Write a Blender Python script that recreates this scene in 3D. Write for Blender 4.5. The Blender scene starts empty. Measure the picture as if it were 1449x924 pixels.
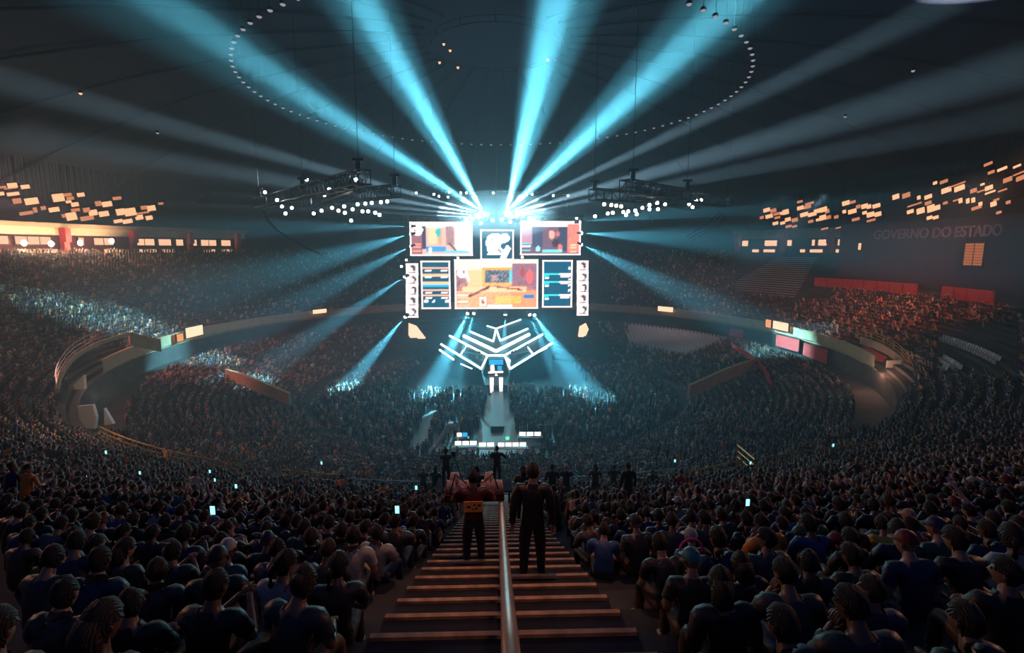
import bpy, bmesh, math, random
import numpy as np
from mathutils import Vector, Matrix, Euler
PI = math.pi; R = math.radians
S = bpy.context.scene
rng = random.Random(7); nr = np.random.default_rng(11)

# ------------------------------------------------------------------ camera
CZ = 21.0
cam = bpy.data.objects.new('camera', bpy.data.cameras.new('camera')); S.collection.objects.link(cam); S.camera = cam
cam.data.lens = 17.99; cam.data.sensor_width = 36; cam.data.clip_end = 600; cam.data.clip_start = .05
cam.location = (0, 0, CZ); cam.rotation_euler = (PI/2 - R(8.5), 0, -R(1.7))
CM = cam.rotation_euler.to_matrix()
S.view_settings.view_transform = 'Standard'; S.view_settings.look = 'None'; S.view_settings.gamma = 1
S.view_settings.use_curve_mapping = False; S.view_settings.exposure = 0
S.cycles.volume_bounces = 0; S.cycles.max_bounces = 4; S.cycles.diffuse_bounces = 2; S.cycles.glossy_bounces = 2
S.cycles.transparent_max_bounces = 8; S.cycles.sample_clamp_indirect = 4; S.cycles.use_denoising = True

def P(px, py, Y):
    """real place at depth Y (metres down the hall) of something the photograph shows at px, py"""
    d = CM @ Vector(((px-724.5)/724, (462-py)/724, -1)); return Vector((0, 0, CZ)) + d*(Y/d.y)
def proj(p):
    v = CM.transposed() @ (Vector(p) - Vector((0, 0, CZ)))
    return (724.5 - 724*v.x/v.z, 462 + 724*v.y/v.z, -v.z) if v.z < -.1 else (-9999, -9999, -1)
ARENA = 73.0                                    # the round hall's centre stands 73 m in front of the camera
def ring(r, phi, z=0.0): return Vector((r*math.sin(phi), ARENA + r*math.cos(phi), z))
def on_ring(px, r, far=True):
    """phi at which the line of sight through photo column px meets the ring of radius r"""
    a = math.atan((px-703)/724.0); s = r*r - (ARENA*math.sin(a))**2
    d = ARENA*math.cos(a) + (1 if far else -1)*math.sqrt(max(s, 0)); x, y = d*math.sin(a), d*math.cos(a)
    return math.atan2(x, y-ARENA)

# ------------------------------------------------------------------ world and light
W = bpy.data.worlds.new('world'); S.world = W; W.use_nodes = True
W.node_tree.nodes['Background'].inputs[0].default_value = (.13, .25, .80, 1); W.node_tree.nodes['Background'].inputs[1].default_value = .09
CY = (.20, .76, .96); GY = (.62, .82, 1.0)
def spot(name, s, e, ang, watts, col, blend=1.0, soft=0.0):
    l = bpy.data.lights.new(name, 'SPOT'); l.energy = watts; l.color = col; l.spot_size = R(ang); l.spot_blend = blend; l.shadow_soft_size = soft
    o = bpy.data.objects.new(name, l); S.collection.objects.link(o); o.location = s
    o.rotation_euler = (Vector(e)-Vector(s)).to_track_quat('-Z', 'Y').to_euler(); return o
def fill(name, p, watts, col, soft=3.0):
    l = bpy.data.lights.new(name, 'POINT'); l.energy = watts; l.color = col; l.shadow_soft_size = soft
    o = bpy.data.objects.new(name, l); S.collection.objects.link(o); o.location = p; return o
BL, BR = (684, 300), (716, 300)
K = 5.6e6
BEAMS = [  # source px, aim px, aim depth, angle, power, colour
 (BL, (285, 40), 50, 5, 1.6, CY), (BL, (512, 0), 50, 5.4, 1.9, CY), (BR, (788, 0), 50, 6.4, 1.9, CY), (BR, (1040, 0), 50, 6, 2.0, CY),
 (BL, (290, 52), 50, 10.5, .30, CY), (BL, (508, 0), 50, 11, .34, CY), (BR, (800, 0), 50, 12, .36, CY), (BR, (1030, 0), 50, 12, .40, CY),
 ((722, 300), (1150, 95), 55, 3.6, .60, GY), ((724, 302), (1200, 165), 54, 5, .60, GY), ((724, 305), (1190, 214), 55, 4, .34, GY), ((726, 307), (1240, 240), 58, 3, .10, GY),
 ((678, 300), (190, 165), 60, 4, .62, GY), ((676, 302), (150, 215), 66, 5, .50, GY), ((676, 305), (170, 255), 66, 4, .34, GY), ((676, 308), (240, 285), 70, 3, .22, GY),
 ((579, 320), (430, 322), 80, 10, .09, CY), ((579, 332), (400, 384), 80, 20, .075, CY), ((579, 350), (420, 430), 79, 18, .06, CY),
 ((822, 314), (960, 300), 78, 10, .09, CY), ((825, 330), (980, 338), 74, 14, .09, CY), ((825, 347), (950, 408), 82, 19, .09, CY),
 ((571, 393), (480, 452), 78, 13, .08, CY), ((572, 450), (530, 500), 78, 14, .15, CY),
 ((661, 445), (560, 660), 60, 17, .16, CY), ((670, 445), (640, 560), 72, 14, .08, CY), ((715, 447), (712, 520), 80, 20, .05, CY),
 ((750, 447), (800, 560), 72, 14, .06, CY), ((757, 447), (860, 600), 64, 17, .15, CY)]
SRC = {}
for (sx, sy), (ax, ay), Y, ang, k, c in BEAMS:
    s = P(sx, sy, 86 if sy < 400 else 84); e_ = P(ax, ay, Y); spot('beam_light', s+(e_-s).normalized()*.45, e_, ang, K*k, c); SRC[(sx, sy)] = (s, P(ax, ay, Y))
for c in ((664, 308), (684, 303), (716, 303), (738, 303), (756, 308)):      # the open faces of the lamp cluster over the screens
    fill('cluster_glow', P(c[0], c[1], 84.8), 1500, (.42, .86, 1), .25)
# warm spots added out of view under the roof edge to fill the crowd, one downlight hangs over the stairs
spot('warm_crowd_fill', (-47, 31, 32), (-12, 7, 17), 50, 11500, (1, .50, .34), soft=.3)
spot('warm_crowd_fill', (48, 31, 32), (12, 7, 17), 50, 11500, (1, .48, .28), soft=.3)
spot('warm_crowd_fill', (-62, 52, 31), (-34, 42, 8), 70, 15000, (1, .42, .32), soft=.4)
spot('warm_crowd_fill', (-50, 44, 31), (-36, 82, 3), 50, 60000, (1, .38, .34), soft=.4)
spot('warm_crowd_fill', (60, 56, 31), (52, 86, 11), 64, 34000, (1, .36, .24), soft=.4)
spot('cool_seat_fill', (56, 86, 31), (34, 100, 3), 26, 50000, (.85, .85, 1), soft=.4)  # added to brighten the empty white seats, no lamp hangs there
spot('bench_fill', (52, 92, 31), (42, 116, 15), 44, 9000, (1, .9, .85), soft=.3)  # extra spot put in to lift the pale benches
fill('passage_fill', P(140, 560, 33), 260, (1, .62, .36), .3)  # added warm fill for the pale plates of the lit passage wall, without a fixture
fill('passage_fill', P(1240, 520, 54), 420, (1, .5, .3), .3)  # added warm fill for the red passage wall
spot('red_house_light', (52, 44, 34), (56, 70, 12), 44, 34000, (1, .20, .07), soft=.4)
spot('stairs_downlight', (0.6, 9, 33), (0, 6.5, 17), 22, 2200, (1, .42, .20), soft=.15)
spot('stairs_back_fill', (.8, -3, 28), (0, 6, 17), 20, 420, (1, .5, .3), soft=.1)  # weak fill added from behind for the vendor's label and the handrail
for x in (661, 757):      # wash lamps under the central screen
    p = P(x, 446, 83.4); spot('teal_wash_and_fill', p, p+Vector((0, -14, -9)), 115, 13000, (.05, .55, .75), soft=.3)
fill('teal_wash_and_fill', (0, 68, 22), 3000, (.05, .50, .72), 1.5)  # added point fill for the teal haze, hangs free in the hall

# ------------------------------------------------------------------ materials
def newmat(n):
    m = bpy.data.materials.new(n); m.use_nodes = True; nt = m.node_tree; return m, nt, nt.nodes['Principled BSDF']
def mat(n, col, rough=.7, metal=0, noise=0, scale=3.0, bump=0):
    m, nt, b = newmat(n); b.inputs['Base Color'].default_value = (*col, 1); b.inputs['Roughness'].default_value = rough; b.inputs['Metallic'].default_value = metal
    if noise or bump:
        t = nt.nodes.new('ShaderNodeTexNoise'); t.inputs['Scale'].default_value = scale; t.inputs['Detail'].default_value = 6
        tc = nt.nodes.new('ShaderNodeTexCoord'); nt.links.new(tc.outputs['Object'], t.inputs['Vector'])
        if noise:
            r = nt.nodes.new('ShaderNodeValToRGB'); r.color_ramp.elements[0].color = (*[c*(1-noise) for c in col], 1); r.color_ramp.elements[1].color = (*[min(1, c*(1+noise)) for c in col], 1)
            r.color_ramp.elements[0].position = .35; r.color_ramp.elements[1].position = .65
            nt.links.new(t.outputs[0], r.inputs[0]); nt.links.new(r.outputs[0], b.inputs['Base Color'])
        if bump:
            bn = nt.nodes.new('ShaderNodeBump'); bn.inputs['Strength'].default_value = bump; nt.links.new(t.outputs[0], bn.inputs['Height']); nt.links.new(bn.outputs[0], b.inputs['Normal'])
    return m
def emis(n, col, s):
    m = bpy.data.materials.new(n); m.use_nodes = True; nt = m.node_tree; nt.nodes.clear()
    o = nt.nodes.new('ShaderNodeOutputMaterial'); e = nt.nodes.new('ShaderNodeEmission'); e.inputs[0].default_value = (*col, 1); e.inputs[1].default_value = s
    nt.links.new(e.outputs[0], o.inputs[0]); return m
M = dict(
 concrete=mat('concrete', (.055, .055, .06), .9, noise=.3, scale=.6, bump=.2), dome=mat('dome_lining', (.011, .018, .038), .95, noise=.08, scale=.12),
 rib=mat('dome_rib', (.011, .016, .033), .8, noise=.1), floor=mat('arena_floor', (.02, .024, .03), .45, noise=.3, scale=.3), black=mat('black_metal', (.012, .013, .016), .45, noise=.2, scale=9),
 steel=mat('truss_metal', (.035, .04, .045), .5, .5, noise=.2, scale=6), brass=mat('worn_gold_rail', (.85, .46, .16), .35, .75, noise=.15, scale=4), grey_rail=mat('pale_steel_rail', (.6, .6, .6), .35, .7, noise=.1),
 tan=mat('tan_plaster', (.46, .34, .22), .8, noise=.12, scale=1), red=mat('red_paint', (.62, .05, .05), .6, noise=.12, scale=2), darkred=mat('dark_red_wall', (.07, .012, .02), .8, noise=.2, scale=.6),
 cream=mat('cream_plaster', (.70, .60, .42), .8, noise=.1), navy=mat('navy_wall', (.02, .025, .05), .85, noise=.2), deck=mat('stage_deck', (.008, .012, .018), .5, noise=.2), seatw=mat('white_plastic', (.62, .62, .66), .5, noise=.06),
 nosing=mat('worn_nosing', (.50, .26, .14), .42, noise=.35, scale=5), step=mat('stair_concrete', (.016, .018, .028), .9, noise=.35, scale=2, bump=.3), letter=mat('pale_letter', (.30, .20, .24), .7, noise=.1),
 railpipe=mat('painted_handrail', (.80, .42, .24), .3, .12, noise=.12, scale=6), teal=mat('teal_cloth', (.04, .16, .20), .7, noise=.2), monopod=mat('pale_tube', (.55, .40, .38), .4, .3, noise=.1),
 led=emis('white_cyan_led', (.55, .95, 1), 5), ledframe=emis('pink_white_led', (1, .78, .80), 2.2), lamp=emis('lamp_lens', (.8, .96, 1), 40), warm=emis('warm_glow', (1, .50, .27), 1.6), warmdim=emis('warm_panel', (1, .40, .20), .75),
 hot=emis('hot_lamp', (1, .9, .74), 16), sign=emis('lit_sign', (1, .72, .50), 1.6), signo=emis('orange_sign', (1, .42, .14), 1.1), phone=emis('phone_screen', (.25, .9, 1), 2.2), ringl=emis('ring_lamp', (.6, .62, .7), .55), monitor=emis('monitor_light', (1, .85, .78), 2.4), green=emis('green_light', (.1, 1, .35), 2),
 blue=emis('blue_display', (.02, .35, .75), 1.6), winlit=emis('lit_window_pane', (1, .64, .42), 1.25), blind=emis('lit_blind', (1, .30, .10), .42),
 eye=mat('eye', (.02, .015, .01), .2, noise=.05), label=mat('orange_label', (.95, .36, .10), .6, noise=.1), stripe=mat('pink_snack_bag', (.95, .50, .45), .6, noise=.1))
def objcol(n, rough, vary=0.0):
    m, nt, b = newmat(n); w = nt.nodes.new('ShaderNodeTexWave' if n == 'hair' else 'ShaderNodeTexNoise'); w.inputs['Scale'].default_value = 30 if n == 'hair' else 14; bn = nt.nodes.new('ShaderNodeBump'); bn.inputs['Strength'].default_value = .5 if n != 'skin' else .1; bn.inputs['Distance'].default_value = .02; tc = nt.nodes.new('ShaderNodeTexCoord'); nt.links.new(tc.outputs['Object'], w.inputs['Vector']); nt.links.new(w.outputs[1 if n == 'hair' else 0], bn.inputs['Height']); nt.links.new(bn.outputs[0], b.inputs['Normal'])
    if n == 'hair': w.inputs['Distortion'].default_value = 4
    if True:
        oi = nt.nodes.new('ShaderNodeObjectInfo'); t = nt.nodes.new('ShaderNodeTexNoise'); t.inputs['Scale'].default_value = 40
    mx = nt.nodes.new('ShaderNodeMixRGB'); mx.blend_type = 'MULTIPLY'; mx.inputs[0].default_value = .35
    nt.links.new(oi.outputs['Color'], mx.inputs[1]); nt.links.new(t.outputs[0], mx.inputs[2]); nt.links.new(mx.outputs[0], b.inputs['Base Color']); b.inputs['Roughness'].default_value = rough; return m
M['cloth'] = objcol('cloth', .5); M['skin'] = objcol('skin', .4); M['hair'] = objcol('hair', .62)
def attrmat(n, emit=0.0):
    m = bpy.data.materials.new(n); m.use_nodes = True; nt = m.node_tree; a = nt.nodes.new('ShaderNodeAttribute'); a.attribute_name = 'col'
    if emit:
        nt.nodes.clear(); a = nt.nodes.new('ShaderNodeAttribute'); a.attribute_name = 'col'; o = nt.nodes.new('ShaderNodeOutputMaterial'); e = nt.nodes.new('ShaderNodeEmission')
        e.inputs[1].default_value = emit; nt.links.new(a.outputs[0], e.inputs[0]); nt.links.new(e.outputs[0], o.inputs[0])
    else:
        b = nt.nodes['Principled BSDF']; nt.links.new(a.outputs[0], b.inputs['Base Color']); b.inputs['Roughness'].default_value = .55
    return m
M['crowd'] = attrmat('crowd_colours'); M['display'] = attrmat('screen_picture', 2.3)
hz = bpy.data.materials.new('haze'); hz.use_nodes = True; nt = hz.node_tree; nt.nodes.clear(); _o = nt.nodes.new('ShaderNodeOutputMaterial'); _v = nt.nodes.new('ShaderNodeVolumeScatter')
_v.inputs['Density'].default_value = .0055; _v.inputs['Anisotropy'].default_value = .3; _v.inputs['Color'].default_value = (.46, .80, 1, 1); nt.links.new(_v.outputs[0], _o.inputs['Volume']); M['haze'] = hz

# ------------------------------------------------------------------ helpers
L = S.collection.objects.link
class MB:
    """collects boxes, tubes and prisms as one mesh"""
    def __init__(s): s.v = []; s.f = []; s.m = []
    def add(s, vs, fs, mi=0):
        b = len(s.v); s.v += [tuple(v) for v in vs]; s.f += [tuple(i+b for i in f) for f in fs]; s.m += [mi]*len(fs)
    def box(s, c, d, rz=0, mi=0, mtx=None):
        cx, cy, cz = c; a, b, e = d[0]/2, d[1]/2, d[2]/2; q = Matrix.Rotation(rz, 3, 'Z') if mtx is None else mtx
        vs = [Vector(c) + q @ Vector((x, y, z)) for z in (-e, e) for x, y in ((-a, -b), (a, -b), (a, b), (-a, b))]
        s.add(vs, [(3, 2, 1, 0), (4, 5, 6, 7), (0, 1, 5, 4), (1, 2, 6, 5), (2, 3, 7, 6), (3, 0, 4, 7)], mi)
    def tube(s, pts, r, n=6, mi=0, cap=True):
        pts = [Vector(p) for p in pts]; rr = r if isinstance(r, (list, tuple)) else [r]*len(pts); vs = []; fs = []
        for i, p in enumerate(pts):
            t = (pts[min(i+1, len(pts)-1)] - pts[max(i-1, 0)]).normalized(); u = t.cross(Vector((0, 0, 1)))
            u = Vector((1, 0, 0)) if u.length < .05 else u.normalized(); w = u.cross(t)
            vs += [p + (u*math.cos(2*PI*k/n) + w*math.sin(2*PI*k/n))*rr[i] for k in range(n)]
        for i in range(len(pts)-1):
            for k in range(n): a, b = i*n+k, i*n+(k+1) % n; fs.append((a, b, b+n, a+n))
        if cap: fs += [tuple(range(n-1, -1, -1)), tuple(range(len(vs)-n, len(vs)))]
        s.add(vs, fs, mi)
    def prism(s, top, zb, mi=0):
        top = [Vector(p) for p in top]; n = len(top); bot = [Vector((p.x, p.y, zb)) for p in top]
        s.add(top+bot, [tuple(range(n)), tuple(range(2*n-1, n-1, -1))] + [(i, i+n, (i+1) % n + n, (i+1) % n) for i in range(n)], mi)
    def mesh(s, name, mats, smooth=False):
        me = bpy.data.meshes.new(name); me.from_pydata(s.v, [], s.f)
        for m in (mats if isinstance(mats, (list, tuple)) else [mats]): me.materials.append(m)
        me.polygons.foreach_set('material_index', s.m)
        if smooth: me.polygons.foreach_set('use_smooth', [True]*len(s.f))
        me.update(); return me
    def build(s, name, mats, parent=None, smooth=False, **k): return put(s.mesh(name, mats, smooth), name, parent, **k)
def put(me, name, parent=None, loc=None, rot=None):
    o = bpy.data.objects.new(name, me); L(o)
    if parent: o.parent = parent
    if loc is not None: o.location = loc
    if rot is not None: o.rotation_euler = rot
    return o
def tag(o, label, cat, group=None, kind=None):
    if label: o['label'] = label
    if cat: o['category'] = cat
    if group: o['group'] = group
    if kind: o['kind'] = kind
    return o
def thing(name, label, cat, loc=(0, 0, 0), rz=0, group=None):
    o = bpy.data.objects.new(name, None); L(o); o.location = loc; o.rotation_euler = (0, 0, rz); return tag(o, label, cat, group)
def struct(o): o['kind'] = 'structure'; return o
ORD = 'first second third fourth fifth sixth seventh eighth ninth tenth eleventh twelfth'.split()
def nth(i): return ORD[i] if i < 12 else f"{i+1}{'st' if (i+1)%10==1 and i!=10 else 'nd' if (i+1)%10==2 and i!=11 else 'rd' if (i+1)%10==3 and i!=12 else 'th'}"

# ------------------------------------------------------------------ the hall
def annulus(mb, prof, p0, p1, n, mi=0):
    """sweep the (r, z) profile around the hall's axis"""
    m = len(prof); vs = []; fs = []
    for i in range(n+1):
        ph = p0 + (p1-p0)*i/n; vs += [ring(r, ph, z) for r, z in prof]
    for i in range(n):
        for j in range(m-1): a = i*m+j; fs.append((a, a+1, a+m+1, a+m))
    mb.add(vs, fs, mi)
def step_profile(r0, z0, pitch, rise, n):
    pr = []
    for k in range(n): pr += [(r0+k*pitch, z0+k*rise), (r0+(k+1)*pitch, z0+k*rise)]
    return pr
mb = MB(); mb.box((0, ARENA, -.1), (56, 56, .2)); struct(mb.build('floor', M['floor']))
UR, UP, UH, UZ = 46.5, .855, .385, 7.40
URN = 35
mb = MB(); annulus(mb, [(44.2, 5.2), (UR, 5.2)] + step_profile(UR, UZ, UP, UH, URN), -PI, PI, 160); struct(mb.build('trim_1', M['concrete']))['label'] = 'stepped concrete terraces of the upper tier'
LR, LP, LH, LZ = 26.0, .82, .20, 1.0
LRN = 22
mb = MB(); annulus(mb, [(LR, 0)] + step_profile(LR, LZ, LP, LH, LRN) + [(44.2, 5.2)], -PI, PI, 140); struct(mb.build('trim_2', M['concrete']))['label'] = 'stepped concrete terraces of the lower bowl'
# dome lining and its ribs (left open behind the camera, so the dim blue world light enters as fill)
def domez(r): return 48.8 - .0026*r*r
ang0 = PI - .55
mb = MB(); annulus(mb, [(r, domez(r)) for r in (.01, 10, 20, 30, 40, 50)], -PI, PI, 96); annulus(mb, [(r, domez(r)) for r in (50, 60, 70, 78, 86)], -ang0, ang0, 96); ceil = struct(mb.build('ceiling', M['dome'], smooth=True))
ribmb = MB()
for i in range(9): r = 10 + i*8.6; ribmb.tube([(0, r, domez(r)-.35), (0, r+8.6, domez(r+8.6)-.35)], .16, 4)
ribme = ribmb.mesh('rib', M['rib'])
for i in range(24):
    ph = -ang0 + (i+.5)*2*ang0/24
    put(ribme, 'rib', ceil, (0, ARENA, 0), (0, 0, -ph))
mb = MB(); annulus(mb, [(86, 34), (86, 18)], -ang0, ang0, 96); struct(mb.build('wall_back', M['navy']))
mb = MB(); annulus(mb, [(76.5, 20.4), (76.5, 19.2), (86, 19.2)], -ang0, ang0, 96); struct(mb.build('trim_3', M['navy']))
# parapet ring of the upper tier, far side solid tan band, near side open rails
mb = MB(); annulus(mb, [(46.55, 9.1), (46.3, 9.1), (46.3, 7.7), (46.6, 7.5), (46.6, 5.2)], -1.95, 1.95, 120); struct(mb.build('trim_4', M['tan']))['label'] = 'tan parapet around the front of the upper tier'

def rail(name, pts, label, m, posts=True, h=1.05, bars=3, r=.03, group=None):
    root = thing(name, label, 'railing', pts[0], 0, group); o = Vector(pts[0])
    for b in range(bars):
        mb = MB(); mb.tube([Vector(p)-o - Vector((0, 0, b*.33)) for p in pts], r if b == 0 else r*.7, 6); mb.build('rail', m, root)
    if posts:
        pm = MB(); pm.tube([(0, 0, 0), (0, 0, -h)], r*1.05, 6); pme = pm.mesh('post', m)
        acc = 0; last = None
        for a, b in zip(pts[:-1], pts[1:]):
            a, b = Vector(a), Vector(b); n = max(1, round((b-a).length/1.9))
            for i in range(n): put(pme, 'post', root, a.lerp(b, i/n)-o)
        put(pme, 'post', root, Vector(pts[-1])-o)
    return root
def arc(px0, px1, r, z, n, far=False):
    a, b = on_ring(px0, r, far), on_ring(px1, r, far)
    if not far:
        a %= 2*PI; b %= 2*PI
    return [ring(r, a+(b-a)*i/n, z) for i in range(n+1)]
rail('guard_rail', arc(130, 335, 46.9, 8.75, 12), 'gold railing along the tier edge, sloping down the near crowd', M['brass'], r=.045)
rail('guard_rail', arc(383, 470, 46.9, 8.75, 6), 'short gold railing of two bars beside the floor crowd, nearer the stairs', M['brass'], r=.045)
rail('guard_rail', arc(480, 640, 46.9, 8.6, 8), 'pale thin railing in front of the teal lit floor', M['grey_rail'], r=.03)
rail('guard_rail', arc(640, 770, 46.9, 8.6, 6), 'pale railing crossing the foot of the central stairs', M['grey_rail'], r=.035)
rail('guard_rail', arc(770, 990, 46.9, 8.75, 8), 'pale railing catching white light past the stairs foot', M['grey_rail'], r=.035)
rail('guard_rail', [P(1068, 650, 25.5), P(1130, 640, 26.5), P(1260, 622, 28), P(1390, 605, 30)], 'long gold handrail climbing through the orange lit spectators', M['brass'], bars=2, r=.04, h=1.6)
rail('guard_rail', [P(1044, 630, 27.5), P(1068, 650, 25.4)], 'short gold corner railing joining the long handrail', M['brass'], r=.05, h=1.3)
rail('guard_rail', [P(975, 668, 25), P(1050, 651, 26)], 'gold bars of a gate beside the corner railing', M['brass'], r=.045)
for x0, x1, lab in ((1060, 1185, 'thin railing on top of the tan parapet beneath the red wall'), (940, 1050, 'thin railing on the tan parapet above the white seats'), (370, 455, 'thin railing on the tan parapet beside the small lit sign')):
    rail('balcony_rail', arc(x0, x1, 46.4, 9.9, 8, True), lab, M['steel'], h=.8, bars=2)

# signs on the parapet
def box_on_ring(name, px0, px1, r, z0, z1, m, label, cat, far=True, thick=.15):
    a, b = P(px0, 400, 1), P(px1, 400, 1); pa, pb = on_ring(px0, r, far), on_ring(px1, r, far)
    A, B = ring(r, pa, z0), ring(r, pb, z0); mid = (A+B)/2; w = (B-A).length; ang = math.atan2((B-A).y, (B-A).x)
    root = thing(name, label, cat, mid, ang)
    mb = MB(); mb.box((0, 0, (z1-z0)/2), (w, thick, z1-z0)); mb.build('panel', m, root)
    mb = MB()
    for z in (0, z1-z0): mb.box((0, 0, z), (w+.12, thick+.1, .1))
    for x in (-w/2, w/2): mb.box((x, 0, (z1-z0)/2), (.1, thick+.1, z1-z0))
    mb.build('frame', M['black'], root); return root
box_on_ring('lit_sign', 264, 289, 45.8, 8.1, 9.7, M['sign'], 'white lit sign on the parapet above the packed lower stand', 'sign')
box_on_ring('lit_sign', 251, 261, 45.8, 7.9, 9.1, M['signo'], 'small orange lit sign beside the white lit sign', 'sign')
box_on_ring('lit_sign', 443, 463, 45.8, 8.5, 9.4, M['sign'], 'narrow white lit sign near the hazy end of the parapet', 'sign')
box_on_ring('lit_sign', 934, 957, 45.8, 8.5, 9.6, M['sign'], 'white lit sign on the parapet above the empty white seats', 'sign')
box_on_ring('lit_sign', 1104, 1128, 45.8, 8.3, 9.7, M['sign'], 'white lit sign below the parapet rail near the red panels', 'sign')
box_on_ring('lit_sign', 1093, 1102, 45.8, 8.3, 9.7, M['signo'], 'small orange lit sign against the tan parapet near the red panels', 'sign')
for (x0, x1, za, zb, lab) in ((1110, 1146, 5.6, 7.6, 'red wall panel beneath the white lit sign'), (1152, 1190, 5.4, 7.4, 'red wall panel between two dark doorways'), (1040, 1062, 5.6, 7.0, 'short red panel over the lower stand passage')):
    box_on_ring('wall_panel', x0, x1, 45.9, za, zb, M['red'], lab, 'panel')

# concourse openings behind the top row, pillars and panes
def concourse(n, px0, px1, cols, win, upmat):
    r0 = 79.0; a, b = on_ring(px0, r0), on_ring(px1, r0)
    mb = MB(); annulus(mb, [(r0, 24.9), (r0-.4, 24.9), (r0-.4, 25.6), (r0, 25.7)], a, b, 24); struct(mb.build(f'trim_{n}', M['tan']))
    mb = MB(); annulus(mb, [(r0+1, 25), (r0+1, 23.6)], a, b, 24); struct(mb.build(f'trim_{n+1}', upmat))
    mb = MB(); annulus(mb, [(r0+1.6, 23.6), (r0+1.6, 19.2)], a, b, 24); struct(mb.build(f'trim_{n+2}', M['darkred']))
    for i, (x0, x1, z0, z1) in enumerate(win):
        A, B = ring(r0+1.3, on_ring(x0, r0)), ring(r0+1.3, on_ring(x1, r0)); mid = (A+B)/2; w = (B-A).length; ang = math.atan2((B-A).y, (B-A).x)
        root = bpy.data.objects.new(f'window_{n*20+i}', None); L(root); struct(root); root.location = (mid.x, mid.y, z0); root.rotation_euler = (0, 0, ang)
        k = max(1, round(w/2.2)); pw = w/k
        pm = MB(); pm.box((0, 0, (z1-z0)/2), (pw-.12, .06, z1-z0-.12)); pme = pm.mesh('pane', M['winlit'])
        for j in range(k): put(pme, 'pane', root, ((j+.5-k/2)*pw, 0, 0))
        fm = MB()
        for j in range(k+1): fm.box(((j-k/2)*pw, 0, (z1-z0)/2), (.12, .14, z1-z0))
        for z in (0, z1-z0): fm.box((0, 0, z), (w+.12, .14, .12))
        fm.build('frame', M['black'], root)
    for i, (x, lab) in enumerate(cols):
        p = ring(r0-.5, on_ring(x, r0-.5)); ph = on_ring(x, r0-.5); root = thing('pillar', lab, 'pillar', (p.x, p.y, 19.2), -ph)
        mb = MB(); mb.prism([(-.45, -.9, 5.6), (.45, -.9, 5.6), (.45, .6, 5.6), (-.45, .6, 5.6)], 3.2); mb.prism([(-.45, -.35, 3.2), (.45, -.35, 3.2), (.45, .6, 3.2), (-.45, .6, 3.2)], 0); mb.build('shaft', M['red'], root)
        mb = MB(); mb.box((0, -.1, .15), (1.3, 1.5, .3)); mb.build('base', M['concrete'], root)
Z1, Z2, Z3, Z4 = 21.9, 23.3, 20.2, 21.2
concourse(10, 12, 360, [(116, 'red pillar beside the brightest concourse lamps'), (207, 'red pillar between the lamp lit hall and the small panes'), (283, 'red pillar in the middle of the small lit panes'), (347, 'last red pillar before the dark haze behind the stage')],
 [(30, 50, Z1, Z2), (58, 105, Z1, Z2), (60, 112, Z3, Z4), (140, 148, Z1, Z2), (160, 186, Z1, Z2), (140, 152, Z3, Z4), (172, 188, Z3, Z4), (213, 240, Z1, Z2), (218, 242, Z3, Z4), (245, 262, Z1, Z2), (248, 266, Z3, Z4), (268, 278, Z1, Z2), (290, 296, Z1, Z2), (301, 322, Z1, Z2), (304, 320, Z3, Z4), (328, 341, Z1, Z2), (328, 342, Z3, Z4)], M['cream'])
concourse(20, 1036, 1192, [(1044, 'red pillar at the hazy end of the lit openings by the stepped rows'), (1109, 'red pillar above the top of the stepped white rows'), (1178, 'bright red pillar next to the dark lettered wall')],
 [(1047, 1056, Z1, Z2), (1062, 1072, Z3, Z4), (1079, 1097, Z1, Z2), (1078, 1095, Z3, Z4), (1111, 1118, Z1, Z2), (1146, 1151, Z1, Z2), (1155, 1168, Z1, Z2), (1130, 1138, Z3, Z4), (1144, 1163, Z3, Z4), (1183, 1192, Z1, Z2), (1181, 1191, Z3, Z4)], M['tan'])
def floodlamp(p, label, s=.5):
    root = thing('flood_lamp', label, 'lamp', p); mb = MB(); mb.tube([(0, .1, 0), (0, -.35, 0)], [s*.6, s], 12); mb.build('housing', M['black'], root)
    mb = MB(); mb.tube([(0, -.36, 0), (0, -.42, 0)], [s*.95, s*.9], 12); mb.build('lens', M['hot'], root)
    l = bpy.data.lights.new('lamp', 'POINT'); l.energy = 2000; l.color = (1, .74, .5); l.shadow_soft_size = .3; o = bpy.data.objects.new('lamp', l); L(o); o.location = Vector(p) + Vector((0, -1.2, .2))
for x, y, lab in ((37, 344, 'bluish white lamp at the far end of the yellow hall'), (75, 345, 'white lamp over the pale hall counter'), (116, 344, 'white lamp in front of a red pillar'), (160, 341, 'brightest white concourse lamp with a halo')):
    ph = on_ring(x, 78.3); p = ring(78.3, ph); q = P(x, y, p.y); floodlamp(q, lab)

# hanging roof panels; emission paints the warm light that falls on them
def glow_panels(rows, group, rr=74.0):
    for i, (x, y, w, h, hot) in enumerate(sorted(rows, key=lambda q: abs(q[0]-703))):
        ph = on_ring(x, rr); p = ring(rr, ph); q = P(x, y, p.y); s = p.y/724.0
        root = thing('glow_panel', None, 'ceiling light', q, math.atan2(-math.cos(ph), -math.sin(ph)) + PI/2, group)
        root['label'] = f"{'bright' if hot else 'dim'} warm roof panel with painted glow, {nth(i)} from the hazy end of those {group.split('lights ')[1]}"
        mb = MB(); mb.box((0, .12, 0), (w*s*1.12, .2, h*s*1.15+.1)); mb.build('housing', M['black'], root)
        mb = MB(); mb.box((0, -.02, 0), (w*s, .1, h*s), mtx=Matrix.Rotation(R(-12), 3, 'Y')); mb.build('glow_face', M['warm'] if hot else M['warmdim'], root)
        for sx in (-.4, .4): mb = MB(); mb.tube([(sx*w*s, .12, 0), (sx*w*s, .12, domez(rr)-q.z-.05)], .03, 4); mb.build('hanger', M['black'], root)
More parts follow.
